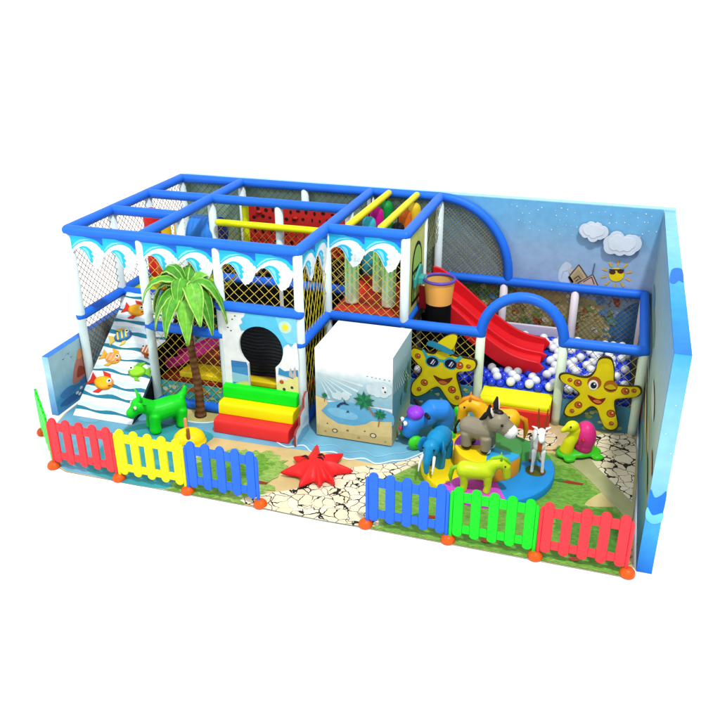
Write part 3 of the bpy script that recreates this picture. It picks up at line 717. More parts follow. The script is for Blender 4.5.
# ------------------------------------------------------------------ climbing ramp with fish
def ramp():
    t = thing('climbing_ramp', 'striped white and teal climbing ramp with fish shaped holds', 'climbing ramp', (.56, 0, 0))
    L = math.hypot(1.62, 1.19); vy, vz = 1.62/L, 1.19/L; x0, x1 = .12, 1.02
    def f(u, v, n): return (u, -.65+v*vy-n*vz, v*vz+n*vy+.016)
    m = MB(); m.slab([(x0, 0), (x1, 0), (x1, L-.04), (x0, L-.04)], f, -.05, 0, (238, 246, 250), (70, 90, 110))
    for i in range(10):
        v = .1+.2*i+.02*math.sin(i*2.2); w = .042+.008*math.sin(i*1.3)
        a = [(x0+(x1-x0)*k/12, v+.010*math.sin(k*.9+i*1.7)-.012*k/12) for k in range(13)]
        m.flat(a+[(x, y+w*(1+.35*math.sin(x*13+i))) for x, y in reversed(a)], f, .003, (36, 124, 152))
        m.flat([(x, y+w*1.4) for x, y in a]+[(x, y+w*2.6) for x, y in reversed(a)], f, .002, (206, 232, 242))
    m.build('board', PRT, t)
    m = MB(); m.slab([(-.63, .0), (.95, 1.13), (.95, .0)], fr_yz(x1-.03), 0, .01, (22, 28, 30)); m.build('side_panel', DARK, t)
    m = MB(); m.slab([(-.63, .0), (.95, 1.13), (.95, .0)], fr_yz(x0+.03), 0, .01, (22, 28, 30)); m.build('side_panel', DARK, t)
    def fish(u, v, s, ang, c1, c2, cf, lab, flip=1, stripes=None):
        s *= 1.14
        m = MB(); ca, sa = math.cos(ang), math.sin(ang)
        def g(a, b, n): a *= flip*s; b *= s; return f(u+a*ca-b*sa, v+a*sa+b*ca, n)
        n = 20
        # domed body
        rows = []
        cols = []
        for k, (q, hgt) in enumerate(((1, 0), (1, .018), (.92, .034), (.7, .046), (.35, .052), (.02, .054))):
            rows.append([g(.105*q*math.cos(2*pi*j/n), .072*q*math.sin(2*pi*j/n)*(1.0+.12*math.cos(2*pi*j/n)), hgt) for j in range(n)])
            cols.append(c2 if k < 3 else c1)
        m.grid(rows, cols, closed=True)
        m.slab([(-.085, .02), (-.165, .075), (-.15, .0), (-.17, -.06), (-.085, -.02)], g, 0, .02, cf)
        m.slab([(-.02, .06), (-.07, .115), (.02, .105), (.05, .06)], g, 0, .02, cf)
        m.slab([(-.01, -.06), (-.06, -.115), (.0, -.11), (.03, -.06)], g, 0, .02, cf)
        if stripes:
            for a in (-.05, .0, .045):
                m.slab([(a-.009, -.05), (a+.009, -.05), (a+.013, .05), (a-.005, .05)], g, .03, .0565-.25*a*a*8*.0, stripes)
        m.slab(circle(.062, .024, .024, 12), g, .03, .056, (250, 250, 248)); m.slab(circle(.068, .024, .012, 10), g, .05, .059, (20, 24, 30))
        m.slab([(.075, -.022), (.1, -.012), (.085, -.03)], g, .02, .05, (180, 60, 30))
        o = m.build('fish_hold', PLAS, t); o['label'] = lab
    fish(.40, 1.72, 1.15, -.05, (250, 186, 30), (240, 150, 20), (216, 50, 30), 'yellow orange fish with red fins near the ramp top')
    fish(.36, 1.28, 1.1, .55, (60, 140, 200), (40, 110, 180), (230, 200, 90), 'blue and yellow striped fish', stripes=(240, 214, 80))
    fish(.83, 1.11, .95, -.1, (226, 120, 50), (170, 80, 30), (150, 80, 40), 'orange and white striped fish', -1, (250, 240, 230))
    fish(.35, .92, 1.05, -.12, (236, 150, 120), (226, 170, 60), (236, 170, 50), 'pink and yellow striped fish', 1, (246, 190, 90))
    fish(.80, .77, 1.1, .1, (150, 220, 40), (110, 190, 30), (120, 200, 40), 'lime green fish facing left', -1)
    fish(.37, .53, 1.25, -.1, (250, 186, 20), (240, 150, 20), (214, 44, 30), 'largest yellow fish with red fins near the ramp bottom')
    m = MB(); m.slab(smooth_loop([(.66, 1.43), (.7, 1.56), (.77, 1.62), (.78, 1.5), (.77, 1.43)], 4), f, 0, .05, (40, 140, 220)); o = m.build('fish_hold', PLAS, t, bevel=.008); o['label'] = 'blue fin shaped hold'
ramp()
# ------------------------------------------------------------------ palm
def palm():
    t = thing('palm_tree', 'artificial palm tree with ringed brown trunk and broad green leaves', 'palm tree', (1.78, -.16, 0))
    m = MB(); pts = []; rad = []; col = []
    n = 44
    for i in range(n+1):
        q = i/n; z = .02+1.76*q
        pts.append((1.78-.03*math.sin(q*2.2)+.02*math.sin(q*7), -.16, z))
        rad.append((.064-.024*q**.6)*(1+(.10 if i % 2 else -.03))+(.018*max(0, .08-q)/.08)); col.append((140, 96, 60) if i % 2 else (96, 60, 36))
    m.tube(pts, rad, col, 14); m.build('trunk', BARK, t)
    cx, cy, cz = pts[-1]
    m = MB(); m.ell((cx, cy, cz+.0), (.075, .075, .07), (110, 84, 40)); m.build('crown', BARK, t)
    fr = [  # heading angle, reach, rise, fall at the tip, width
        (188, .56, .20, .34, .21), (150, .58, .26, .10, .2), (220, .52, .12, .48, .22), (252, .50, .10, .52, .24), (292, .50, .10, .60, .23),
        (332, .54, .18, .50, .22), (8, .56, .24, .44, .22), (52, .52, .28, .12, .2), (100, .5, .32, .05, .2), (272, .34, .26, .16, .2), (312, .62, .22, .30, .2), (172, .46, .34, -.04, .2), (205, .66, .26, .14, .2)]
    for k, (a, l, up, dr, w) in enumerate(fr):
        l *= .86; dr *= .92; up *= .85
        a = math.radians(a); dx, dy = math.cos(a), math.sin(a); sx, sy = -dy, dx
        m = MB(); rows = []; N = 20
        P0, P1, P2, P3 = (0, 0), (l*.28, up*1.45), (l*.86, up*1.35), (l, -dr)
        for i in range(N+1):
            q = i/N
            b = ((1-q)**3, 3*q*(1-q)**2, 3*q*q*(1-q), q**3)
            h = sum(c*p[0] for c, p in zip(b, (P0, P1, P2, P3))); z = sum(c*p[1] for c, p in zip(b, (P0, P1, P2, P3)))
            ww = w*.5*1.02*min(1, .25+q*2.2)*(1-max(0, q-.62)**1.5/.38**1.5*.95)
            tw = .35*math.sin(k*2.1)*q
            c = Vector((cx+dx*h, cy+dy*h, cz+z+.02)); row = []
            for j in (-1, -.6, -.2, .2, .6, 1):
                row.append(c+Vector((sx*j*ww, sy*j*ww, -.35*abs(j)*ww+tw*j*ww+.006*math.sin(i*1.9+j*3+k))))
            rows.append(row)
        m.grid(rows, ((84, 172, 40), (112, 194, 58), (72, 154, 36))[k % 3], sm=True)
        for e in (0, 5): m.tube([r[e] for r in rows], [.007*(1-.6*i/N) for i in range(N+1)], (176, 222, 108), 4, caps=False)  # pale strips paint highlights along the leaf edges
        m.tube([r[2].lerp(r[3], .5)+Vector((0, 0, .004)) for r in rows], [.006*(1-.8*i/N) for i in range(N+1)], (150, 208, 88), 5)
        o = m.build('leaf', LEAF, t)
        sd = o.modifiers.new('thick', 'SOLIDIFY'); sd.thickness = .008
palm()
# ------------------------------------------------------------------ soft steps at the keyhole door
def soft_steps():
    t = thing('soft_steps', 'three soft foam steps, red yellow and green, below the keyhole door', 'steps', (2.66, -.25, 0))
    for lab, y0, y1, z0, z1, c in (('red bottom step', -.5, -.06, .014, .2, (236, 50, 50)), ('yellow middle step', -.33, -.06, .2, .365, (240, 232, 0)), ('green top step', -.17, -.06, .365, .54, (0, 230, 24))):
        m = MB(); x0, x1 = XC+.01, XD-.015
        s = .035
        pr = [(y0, z0), (y0+s*.3, z1-.045), (y0+.04, z1), (y1, z1), (y1, z0)]
        m.slab(pr, lambda u, v, q: (x0+(x1-x0)*q, u, v), 0, 1, c); o = m.build('step', VIN, t, bevel=.016, seg=3); o['label'] = lab
    m = MB()
    pr = [(-.53, .014), (-.53, .18), (-.47, .23), (-.37, .24), (-.36, .36), (-.3, .4), (-.21, .41), (-.2, .54), (-.13, .59), (-.075, .58), (-.075, .014)]
    m.slab(pr, lambda u, v, q: (XD+.075+.03*q, u, v), 0, 1, (206, 228, 238), (150, 70, 66))
    ff = lambda u, v, q: (XD+.106+q, u, v)
    m.flat([(-.5, .02), (-.5, .1), (-.3, .16), (-.1, .12), (-.08, .02)], ff, .001, (120, 186, 220))
    m.flat([(-.3, .2), (-.22, .3), (-.12, .26), (-.1, .4), (-.09, .2)], ff, .001, (170, 206, 226)); m.build('side_panel', PRT, t)
soft_steps()
# ------------------------------------------------------------------ printed box
def beach_box():
    t = thing('printed_box', 'white topped box printed with a beach scene and palm trees', 'box', (3.95, .28, 0))
    m = MB(); x0, x1, y0, y1, z = 3.45, 4.45, -.17, .74, 1.25
    m.box((x0, y0, .03), (x1, y1, z), (246, 250, 250))
    f = fr_xz(y0)
    W_ = (244, 249, 250)
    sk = (156, 200, 218)
    vgrad(m, f, x0+.002, x1-.002, [(.55, (146, 196, 216)), (.75, (166, 206, 220)), (.86, (190, 220, 230)), (.97, (240, 248, 250))], .002)
    q = lambda p, c, d=.004: m.flat(p, f, d, c)
    X = lambda u: x0+.002+u*(x1-x0-.004)
    for k, a in enumerate((.22, .42, .62, .82, 1.02, 1.22)):
        l = .62-.03*k; w = .035
        o = (X(.02), .925)
        p = lambda an: (max(x0+.003, o[0]+l*math.cos(an)), o[1]-l*.8*math.sin(an))
        q([o, p(a-w), p(a+w)], (214, 232, 238), .0045+.0004*k)
    q([(X(u), v) for u, v in cloud_pts(.82, .8, .34, .2, 8)], (206, 226, 234), .0075)
    q([(X(u), v) for u, v in cloud_pts(.33, .64, .3, .12, 9)], (206, 228, 236), .0080)
    q(smooth_loop([(X(.04), .42), (X(.1), .5), (X(.35), .56), (X(.7), .54), (X(.995), .5), (X(.995), .3), (X(.7), .26), (X(.4), .2), (X(.15), .3)], 4), (104, 180, 220), .009)
    q(smooth_loop([(X(.15), .42), (X(.3), .46), (X(.55), .4), (X(.5), .32), (X(.25), .34)], 4), (132, 200, 232), .0105)
    sand = (228, 206, 142)
    q([(X(0), .032), (X(1), .032), (X(1), .38), (X(.9), .36), (X(.74), .35), (X(.66), .29), (X(.5), .24), (X(.3), .24), (X(.16), .31), (X(.07), .39), (X(.16), .5), (X(.14), .56), (X(0), .60)], sand, .012)
    q([(X(0), .032), (X(1), .032), (X(1), .16), (X(.6), .12), (X(.3), .13), (X(0), .18)], (216, 190, 124), .0135)
    # palms
    def pal(u, z0, z1, s, lean):
        bx, tx = X(u), X(u+lean)
        q([(bx-.012*s-.004, z0), (bx+.012*s, z0), (tx+.008*s, z1), (tx-.008*s, z1)], (170, 120, 70), .015)
        for k in range(9):
            a = 2*pi*k/9+.2; l = .145*s; d = Vector((math.cos(a), math.sin(a)*.95)); n = Vector((-d.y, d.x)); p = Vector((tx, z1))
            q([tuple(p), tuple(p+d*l*.5+n*.028*s), tuple(p+d*l), tuple(p+d*l*.5-n*.028*s)], (40, 140, 90) if k % 2 else (30, 112, 76), .0165+.0004*k)
    pal(.78, .42, .62, 1.0, -.14); pal(.83, .28, .46, .6, .02); pal(.12, .53, .62, .32, -.0)
    # dolphin and fin
    dol = [(.28, .5), (.33, .545), (.38, .56), (.42, .545), (.455, .53), (.42, .525), (.37, .53), (.33, .51), (.31, .48), (.285, .47)]
    q([(X(u), v) for u, v in dol], (40, 64, 96), .015); q([(X(.38), .555), (X(.37), .6), (X(.405), .552)], (40, 64, 96), .0165)
    q([(X(.4), .42), (X(.43), .455), (X(.45), .42)], (50, 80, 110), .015)
    # shells and pebbles
    for u, v, r, c in ((.25, .13, .04, (110, 90, 60)), (.25, .13, .025, (236, 222, 180)), (.76, .145, .045, (110, 90, 60)), (.76, .145, .03, (240, 224, 180)), (.12, .1, .02, (190, 150, 90)), (.42, .16, .018, (150, 110, 70)), (.57, .08, .022, (190, 150, 100)), (.15, .22, .012, (130, 100, 60)), (.65, .19, .012, (130, 100, 70)), (.92, .08, .016, (190, 150, 100))):
        q(circle(X(u), v, r, 10, r*.8), c, .015 if r > .035 or r < .024 else .0175)
    for u, v in ((.68, .96), (.74, .955), (.79, .95), (.84, .95), (.9, .945), (.96, .94)): q(circle(X(u), v, .012, 6, .004), (70, 80, 84), .0065)
    # bird
    q(smooth_loop([(X(.86), .82), (X(.9), .86), (X(.93), .83), (X(.92), .77), (X(.88), .76)], 3), (240, 246, 250), .0095)
    q(circle(X(.885), .835, .012, 8), (40, 50, 60), .011); q(circle(X(.91), .78, .014, 8), (60, 80, 100), .011)
    # right face
    fi = fr_yz(x1)
    vgrad(m, fi, y0+.002, y1-.002, [(.032, (206, 190, 130)), (.25, (150, 176, 150)), (.4, (84, 150, 160)), (.7, (96, 156, 170)), (.95, (130, 180, 192)), (1.05, (168, 204, 212)), (z-.002, (176, 208, 216))], .002)
    rn = random.Random(2)
    for k in range(9):
        a = .0+.1*k; m.flat([(y0+.03+a*.4, 1.0), (y0+.06+a, .75-.02*k), (y0+.03+a, .74-.02*k)], fi, .0035+.0003*k, (186, 212, 214))
    for k in range(14):
        a = y0+.35+rn.random()*.45; b = .45+rn.random()*.35
        m.flat([(a, b), (a+.08, b+.1), (a+.06, b-.06)], fi, .0065+.0003*k, (50, 110, 90) if k % 2 else (70, 140, 110))
    m.build('printed_shell', [PRT], t, bevel=0)
beach_box()
# ------------------------------------------------------------------ ball pit
def pit():
    t = thing('ball_pit', 'ball pit tray with blue base behind a red and yellow foam step', 'ball pit', (5.8, 2.0, 0))
    m = MB(); m.box((XF+.08, Y1+.13, .0145), (XR-.07, Y3-.08, .385), (30, 74, 206)); m.build('base', VIN, t, bevel=.02)
    m = MB(); m.box((XP+.065, .74, .016), (XQ-.065, Y1+.1, .29), (230, 46, 44)); o = m.build('foam_step', VIN, t, bevel=.02, seg=3); o['label'] = 'red lower foam step'
    m = MB(); m.tube([(XP+.09, .82, .335), (XQ-.09, .82, .335)], .06, (240, 236, 16), 20, round_=.3)
    m.box((XP+.07, .83, .295), (XQ-.07, Y1+.12, .375), (240, 236, 16)); o = m.build('foam_step', VIN, t); o['label'] = 'yellow rounded upper foam step'
    m = MB(); m.box((XP+.068, .755, .286), (XQ-.068, .83, .31), (240, 150, 20)); o = m.build('piping', VIN, t, bevel=.006)
    m = MB(); m.box((XP+.05, Y3-.08, .386), (XQ-.08, Y3-.03, .56), (214, 206, 226)); m.build('back_pad', VIN, t, bevel=.02)
pit()
def balls():
    r = .062; m = MB(); m.ell((0, 0, 0), r, (24, 60, 222), 16); blue = m.build('pit_ball', BALL)
    m = MB(); m.ell((0, 0, 0), r, (236, 240, 246), 16); white = m.build('pit_ball', BALL)
    first = {0: blue, 1: white}; used = {0: False, 1: False}
    rn = random.Random(12); p = .127; cnt = 0
    j = 0; y = Y1+.17
    while y < Y3-.15:
        i = 0; x = XF+.17+(.5*p if j % 2 else 0)
        while x < XR-.13:
            skip = (XF < x < 6.12 and 1.60 < y < 2.52) or (x < 4.75 and y > 1.55) or (x < 5.25 and y > 2.2)
            if not skip:
                w = 1 if (((i+(j % 2)*(j//2 % 2)) % 2 == 0) != (rn.random() < .2)) else 0
                reg = 'behind the starfish with sunglasses' if x < XP else ('inside the blue arch beside the red slide' if x < XQ else 'behind the winking starfish')
                b = first[w] if not used[w] else first[w].copy()
                if used[w]: COL.objects.link(b)
                used[w] = True
                z = .385+r*.55+rn.random()*.02+(.03 if w else -.012)
                b.location = (x+rn.uniform(-.014, .014), y+rn.uniform(-.014, .014), z)
                c = 'white' if w else 'blue'
                tag(b, f'glossy {c} plastic ball in the pit {reg}', 'ball', f'{c} pit balls {reg}')
                cnt += 1
            x += p; i += 1
        y += p*.9; j += 1
balls()
def big_slide():
    t = thing('slide', 'red two lane plastic slide running down into the ball pit', 'slide', (5.2, 2.07, .39))
    y0, y1 = 1.65, 2.5; C0 = (222, 26, 36)
    prof = smooth_loop([(4.32, 1.3), (4.48, 1.28), (4.8, 1.08), (5.15, .82), (5.5, .6), (5.75, .52), (6.02, .50)], 5, False)
    m = MB()
    N = len(prof)
    ys = [y0+(y1-y0)*k/16 for k in range(17)]
    rows = []
    for (x, z) in prof:
        rows.append([(x, y, z-.055*abs(math.sin((k/16)*2*pi))) for k, y in enumerate(ys)])
    m.grid(rows, C0)
    rows2 = [[(x, y, z-.1) for y in ys] for x, z in prof]; m.grid([r[::-1] for r in rows2], (180, 20, 30))
    m.build('bed', PLAS, t)
    for yy in (y0, (y0+y1)/2, y1):
        m = MB(); hgt = .22 if yy != (y0+y1)/2 else .12
        up = [(x, z+hgt*(1-.62*i/(N-1))) for i, (x, z) in enumerate(prof)]
        ext = [(6.1, .51)]
        pts = [(x, z-.12) for x, z in prof]+ext+list(reversed(up))
        m.slab(pts, lambda u, v, q: (u, yy-.022+.044*q, v), 0, 1, (224, 30, 40)); m.build('side_rail', PLAS, t, bevel=.016, seg=3)
    m = MB(); m.slab([(4.36, 1.1), (4.36, .4), (5.62, .4), (5.62, .43), (5.2, .66), (4.8, .95), (4.5, 1.14)], fr_xz(y0+.03), 0, .01, (14, 15, 18)); m.build('side_panel', DARK, t)  # black sheet added under the slide in place of the dark interior
    m = MB(); m.slab([(x, z-.1) for x, z in prof[4:24]]+[(5.4, .42), (4.5, .42)], fr_xz(y0+.015), 0, .008, (120, 22, 30)); 
big_slide()
def hoop():
    t = thing('basketball_hoop', 'small basketball hoop with purple rim and peach basket by the slide', 'basketball hoop', (4.62, 1.5, 1.4))
    cx, cy, cz, r = 4.63, 1.5, 1.69, .205
    m = MB(); m.tube([(cx+r*math.cos(2*pi*i/28), cy+r*math.sin(2*pi*i/28), cz) for i in range(29)], .022, (96, 70, 170), 10, caps=False); m.build('rim', PLAS, t)
    m = MB(); pr = [(r, 0), (r*.97, -.1), (r*.9, -.22), (r*.86, -.33)]
    m.lathe(pr, (cx, cy, cz), (250, 178, 84), 28); m.lathe([(a*.96, b) for a, b in reversed(pr)], (cx, cy, cz), (240, 190, 110), 28)
    o = m.build('basket', VIN, t)
    m = MB(); m.slab([(1.3, 1.60), (1.72, 1.60), (1.72, 1.78), (1.62, 1.84), (1.3, 1.72)], fr_yz(XF+.05), 0, .03, (64, 170, 160)); m.slab([(1.42, 1.62), (1.6, 1.62), (1.6, 1.71), (1.42, 1.71)], fr_yz(XF+.08), 0, .1, (64, 170, 160)); m.build('bracket', PLAS, t, bevel=.006)
    m = MB(); m.lathe([(r*.84, -.335), (r*.84, -.6), (r*.84, -.9)], (cx, cy, cz), (14, 14, 16), 24); m.build('shade_tube', DARK, t)  # black tube added for the dark interior below the basket
hoop()
# ------------------------------------------------------------------ starfish panels
def starfish(cx, cz, y, R0, pts, label, shades):
    t = thing('starfish_panel', label, 'cutout panel', (cx, y, .02))
    m = MB(); f = fr_xz(y)
    o = smooth_loop(pts, 6)
    c = Vector((cx, cz))
    m.slab(o, f, 0, .035, (60, 52, 20), (70, 60, 24))
    inn = smooth_loop([tuple(c+(Vector(p)-c)*(1-.022/max(.05, (Vector(p)-c).length))) for p in pts], 6)
    m.flat(inn, f, .038, (226, 206, 18)); q = lambda p, cc, d: m.flat(p, f, d, cc)
    inn2 = smooth_loop([tuple(c+(Vector(p)-c)*.82) for p in pts], 6)
    q(inn2, (236, 216, 24), .0395)
    def spot(x, z, r):
        q(circle(x, z, r, 16), (110, 72, 20), .0415); q(circle(x, z, r*.8, 16), (214, 110, 40), .0435); q(circle(x+r*.15, z+r*.1, r*.5, 12), (176, 70, 24), .0455); q(circle(x+r*.3, z+r*.3, r*.22, 8), (246, 214, 170), .0475)
    return t, m, f, q, spot
def star_cool():
    pts = [(4.86, 1.02), (4.98, 1.06), (5.0, .95), (4.99, .88), (5.14, .86), (5.27, .84), (5.29, .75), (5.22, .68), (5.07, .64), (5.05, .55), (5.09, .4), (5.13, .22), (5.08, .13), (4.99, .14), (4.9, .24), (4.8, .36), (4.7, .33), (4.6, .24), (4.48, .18), (4.41, .25), (4.43, .38), (4.52, .52), (4.54, .62), (4.47, .7), (4.38, .82), (4.42, .91), (4.52, .9), (4.64, .87), (4.72, .88), (4.78, .96)]
    t, m, f, q, spot = starfish(4.83, .62, Y1-.08, .4, pts, 'yellow starfish cutout wearing sunglasses and a blue hat', 1)
    # glasses
    for x in (4.7, 4.945):
        q(circle(x, .75, .1, 20, .088), (60, 176, 190), .0415); q(circle(x, .745, .08, 20, .068), (22, 22, 60), .0435)
        q([(x-.03, .71), (x-.01, .71), (x+.03, .78), (x+.01, .78)], (226, 232, 240), .0455); q([(x+.0, .7), (x+.012, .7), (x+.045, .76), (x+.033, .76)], (190, 200, 220), .0455)
    q([(4.77, .76), (4.88, .75), (4.88, .79), (4.77, .8)], (60, 176, 190), .0425)
    q([(4.61, .78), (4.55, .9), (4.58, .91), (4.64, .82)], (60, 176, 190), .0425); q([(5.03, .77), (5.1, .86), (5.07, .88), (5.0, .82)], (60, 176, 190), .0425)
    q(smooth_loop([(4.72, .55), (4.85, .51), (4.98, .55), (4.93, .46), (4.85, .42), (4.78, .46)], 4), (120, 56, 30), .0415); q(smooth_loop([(4.79, .46), (4.85, .43), (4.92, .46), (4.85, .485)], 4), (206, 110, 60), .0435)
    for x, z, r in ((4.5, .8, .04), (5.06, .74, .055), (5.18, .74, .032), (4.6, .42, .05), (4.53, .31, .032), (4.98, .37, .055), (5.05, .26, .032)): spot(x, z, r)
    q(smooth_loop([(4.76, .9), (4.8, .92), (4.83, .9), (4.8, .91)], 3), (80, 50, 20), .0415); q([(4.92, .87), (4.97, .89), (4.98, .88), (4.93, .855)], (80, 50, 20), .0415)
    m.build('board', PRT, t)
    m = MB(); f2 = fr_xz(Y1-.12)
    m.slab(smooth_loop([(4.62, .99), (4.66, 1.05), (4.78, 1.03), (4.95, .96), (4.99, .91), (4.9, .9), (4.75, .95)], 4), f2, 0, .03, (44, 140, 170), (30, 60, 90)); m.slab(smooth_loop([(4.75, 1.01), (4.86, 1.13), (4.96, 1.18), (5.02, 1.15), (4.99, 1.02), (4.95, .96), (4.85, .99)], 4), f2, -.02, .025, (226, 210, 20), (90, 80, 20))
    m.build('hat', PRT, t, bevel=.004)
star_cool()
def star_wink():
    pts = [(6.79, 1.06), (6.86, 1.11), (6.95, 1.09), (7.0, .95), (7.02, .8), (7.06, .75), (7.2, .75), (7.32, .76), (7.36, .69), (7.31, .62), (7.18, .58), (7.08, .54), (7.07, .45), (7.11, .3), (7.14, .16), (7.08, .09), (6.99, .11), (6.92, .22), (6.85, .36), (6.76, .38), (6.65, .26), (6.53, .2), (6.45, .24), (6.47, .36), (6.56, .48), (6.6, .56), (6.5, .64), (6.37, .7), (6.34, .78), (6.42, .82), (6.58, .8), (6.7, .82), (6.77, .92)]
    t, m, f, q, spot = starfish(6.85, .6, Y1-.08, .4, pts, 'yellow starfish cutout with one eye winking and open grin', 1)
    q(circle(6.78, .74, .085, 18, .09), (176, 90, 24), .0415); q(circle(6.77, .71, .06, 16, .07), (250, 250, 240), .0435); q(circle(6.775, .705, .038, 14, .045), (20, 40, 50), .0455); q(circle(6.785, .725, .012, 8), (250, 250, 250), .0475)
    q(circle(6.98, .72, .085, 18, .085), (176, 110, 24), .0415); q(smooth_loop([(6.91, .7), (6.98, .67), (7.05, .7), (6.98, .75)], 4), (214, 180, 20), .0435); q(smooth_loop([(6.9, .7), (6.98, .655), (7.06, .7), (6.98, .675)], 4), (90, 50, 16), .0455)
    q(smooth_loop([(6.72, .56), (6.85, .52), (6.94, .55), (6.9, .46), (6.84, .44), (6.77, .48)], 4), (140, 40, 24), .0415); q(smooth_loop([(6.79, .49), (6.85, .46), (6.9, .48), (6.85, .51)], 4), (226, 120, 60), .0435)
    for x, z, r in ((6.58, .71, .05), (6.48, .735, .03), (7.16, .68, .05), (7.26, .7, .03), (6.62, .4, .05), (6.55, .3, .03), (7.03, .34, .055), (7.05, .2, .03)): spot(x, z, r)
    m.build('board', PRT, t)
star_wink()
# ------------------------------------------------------------------ fences
def pickets():
    m = MB(); f = fr_xz(0); w = .905
    fr2 = lambda a, b, t: (a, -t, b)
    base = None
    return w
FW = .905
def fence(x, y, rz, col, label, last=False):
    t = thing('fence_panel', label, 'fence panel', (x, y, 0), rz, 'plastic picket fence panels')
    m = MB(); f = lambda a, b, q: (a, -q, b)
    n = 5; sp = FW/n
    # moulding: outline with scalloped tops, with rectangular gaps, made of butted pieces
    hw = .051; zt, zb = .70, .09
    for i in range(n):
        cx = sp*(i+.5)
        o = [(cx-hw, zb+.05)]+[(cx-hw*math.cos(k*pi/8), zb+.05-.045*math.sin(k*pi/8)) for k in range(1, 8)]+[(cx+hw, zb+.05), (cx+hw, zt-.05)]+[(cx+hw*math.cos(k*pi/8), zt-.05+.05*math.sin(k*pi/8)) for k in range(1, 8)]+[(cx-hw, zt-.05)]
        m.slab(o, f, -.016, .016, col)
    for z0, z1 in ((.145, .24), (.53, .64)):
        for i in range(n+1):
            a = 0.012 if i == 0 else sp*(i-.5)+hw; b = FW-.012 if i == n else sp*(i+.5)-hw
            m.slab([(a, z0), (b, z0), (b, z1), (a, z1)], f, -.013, .013, col)
    m.build('picket_board', PLAS, t, world=False, bevel=.006)
    for k, px in enumerate((.0, FW)):
        m = MB(); pxx = px+(.02 if k == 0 else -.02)
        m.tube([(pxx, .0, .05), (pxx, .0, .6)], .02, col, 10, round_=1)
        m.build('post', PLAS, t, world=False)
    for k, px in enumerate(((0, FW) if last else (0,))):
        m = MB(); m.lathe([(.0, .001), (.07, .001), (.08, .025), (.072, .055), (.05, .078), (.03, .09), (.0, .092)], (px+.0, 0, 0), (216, 88, 12), 20); m.build('foot', PLAS, t, world=False)
RED, GRN, YLW, BLF = (240, 54, 64), (0, 222, 30), (240, 236, 0), (34, 106, 242)
fence(.03, -1.17, -math.atan2(.63, .63), GRN, 'green picket fence panel angled back at the left end')
xs = .66; yf = -1.81
fence(xs, yf, 0, RED, 'red picket fence panel in front of the fish ramp')
fence(xs+FW, yf, 0, YLW, 'yellow picket fence panel between red and blue ones')
fence(xs+2*FW, yf, 0, BLF, 'blue picket fence panel left of the entrance gap', True)
x2 = xs+3*FW+1.235
fence(x2, yf, 0, BLF, 'blue picket fence panel right of the entrance gap')
fence(x2+FW, yf, 0, GRN, 'green picket fence panel in front of the carousel')
fence(x2+2*FW, yf, 0, RED, 'red picket fence panel meeting the right side wall', True)
# ------------------------------------------------------------------ toys
def blob(mb, name, mt, parent, colfn, voxel=.014, it=6, fac=.5):
    me = bpy.data.meshes.new('tmp'); me.from_pydata([tuple(v) for v in mb.v], [], mb.f)
    bm = bmesh.new(); bm.from_mesh(me); bmesh.ops.remove_doubles(bm, verts=bm.verts, dist=1e-5)
    bmesh.ops.recalc_face_normals(bm, faces=bm.faces); bm.to_mesh(me); bm.free()
    o = bpy.data.objects.new('tmp', me); COL.objects.link(o)
    r = o.modifiers.new('r', 'REMESH'); r.mode = 'VOXEL'; r.voxel_size = voxel
    s = o.modifiers.new('s', 'SMOOTH'); s.factor = fac; s.iterations = it
    dg = bpy.context.evaluated_depsgraph_get(); dg.update()
    nm = bpy.data.meshes.new_from_object(o.evaluated_get(dg)); bpy.data.objects.remove(o)
    nm.name = name
    nm.materials.clear(); nm.materials.append(mt)
    for a in list(nm.color_attributes): nm.color_attributes.remove(a)
    ca = nm.color_attributes.new('Col', 'FLOAT_COLOR', 'CORNER')
    for p in nm.polygons:
        p.use_smooth = True
        for li in p.loop_indices:
            v = nm.vertices[nm.loops[li].vertex_index].co
            ca.data[li].color = lin(colfn(v) if callable(colfn) else colfn)
    ob = bpy.data.objects.new(name, nm); COL.objects.link(ob)
    if parent is not None: ob.parent = parent
    return ob
def part(mb, name, parent, mt=PLAS, **k): return mb.build(name, mt, parent, world=False, **k)
def eyes(t, pts, r=.018, nm='eye'):
    for p in pts:
        m = MB(); m.ell(p, r, (18, 18, 22), 10); part(m, nm, t)
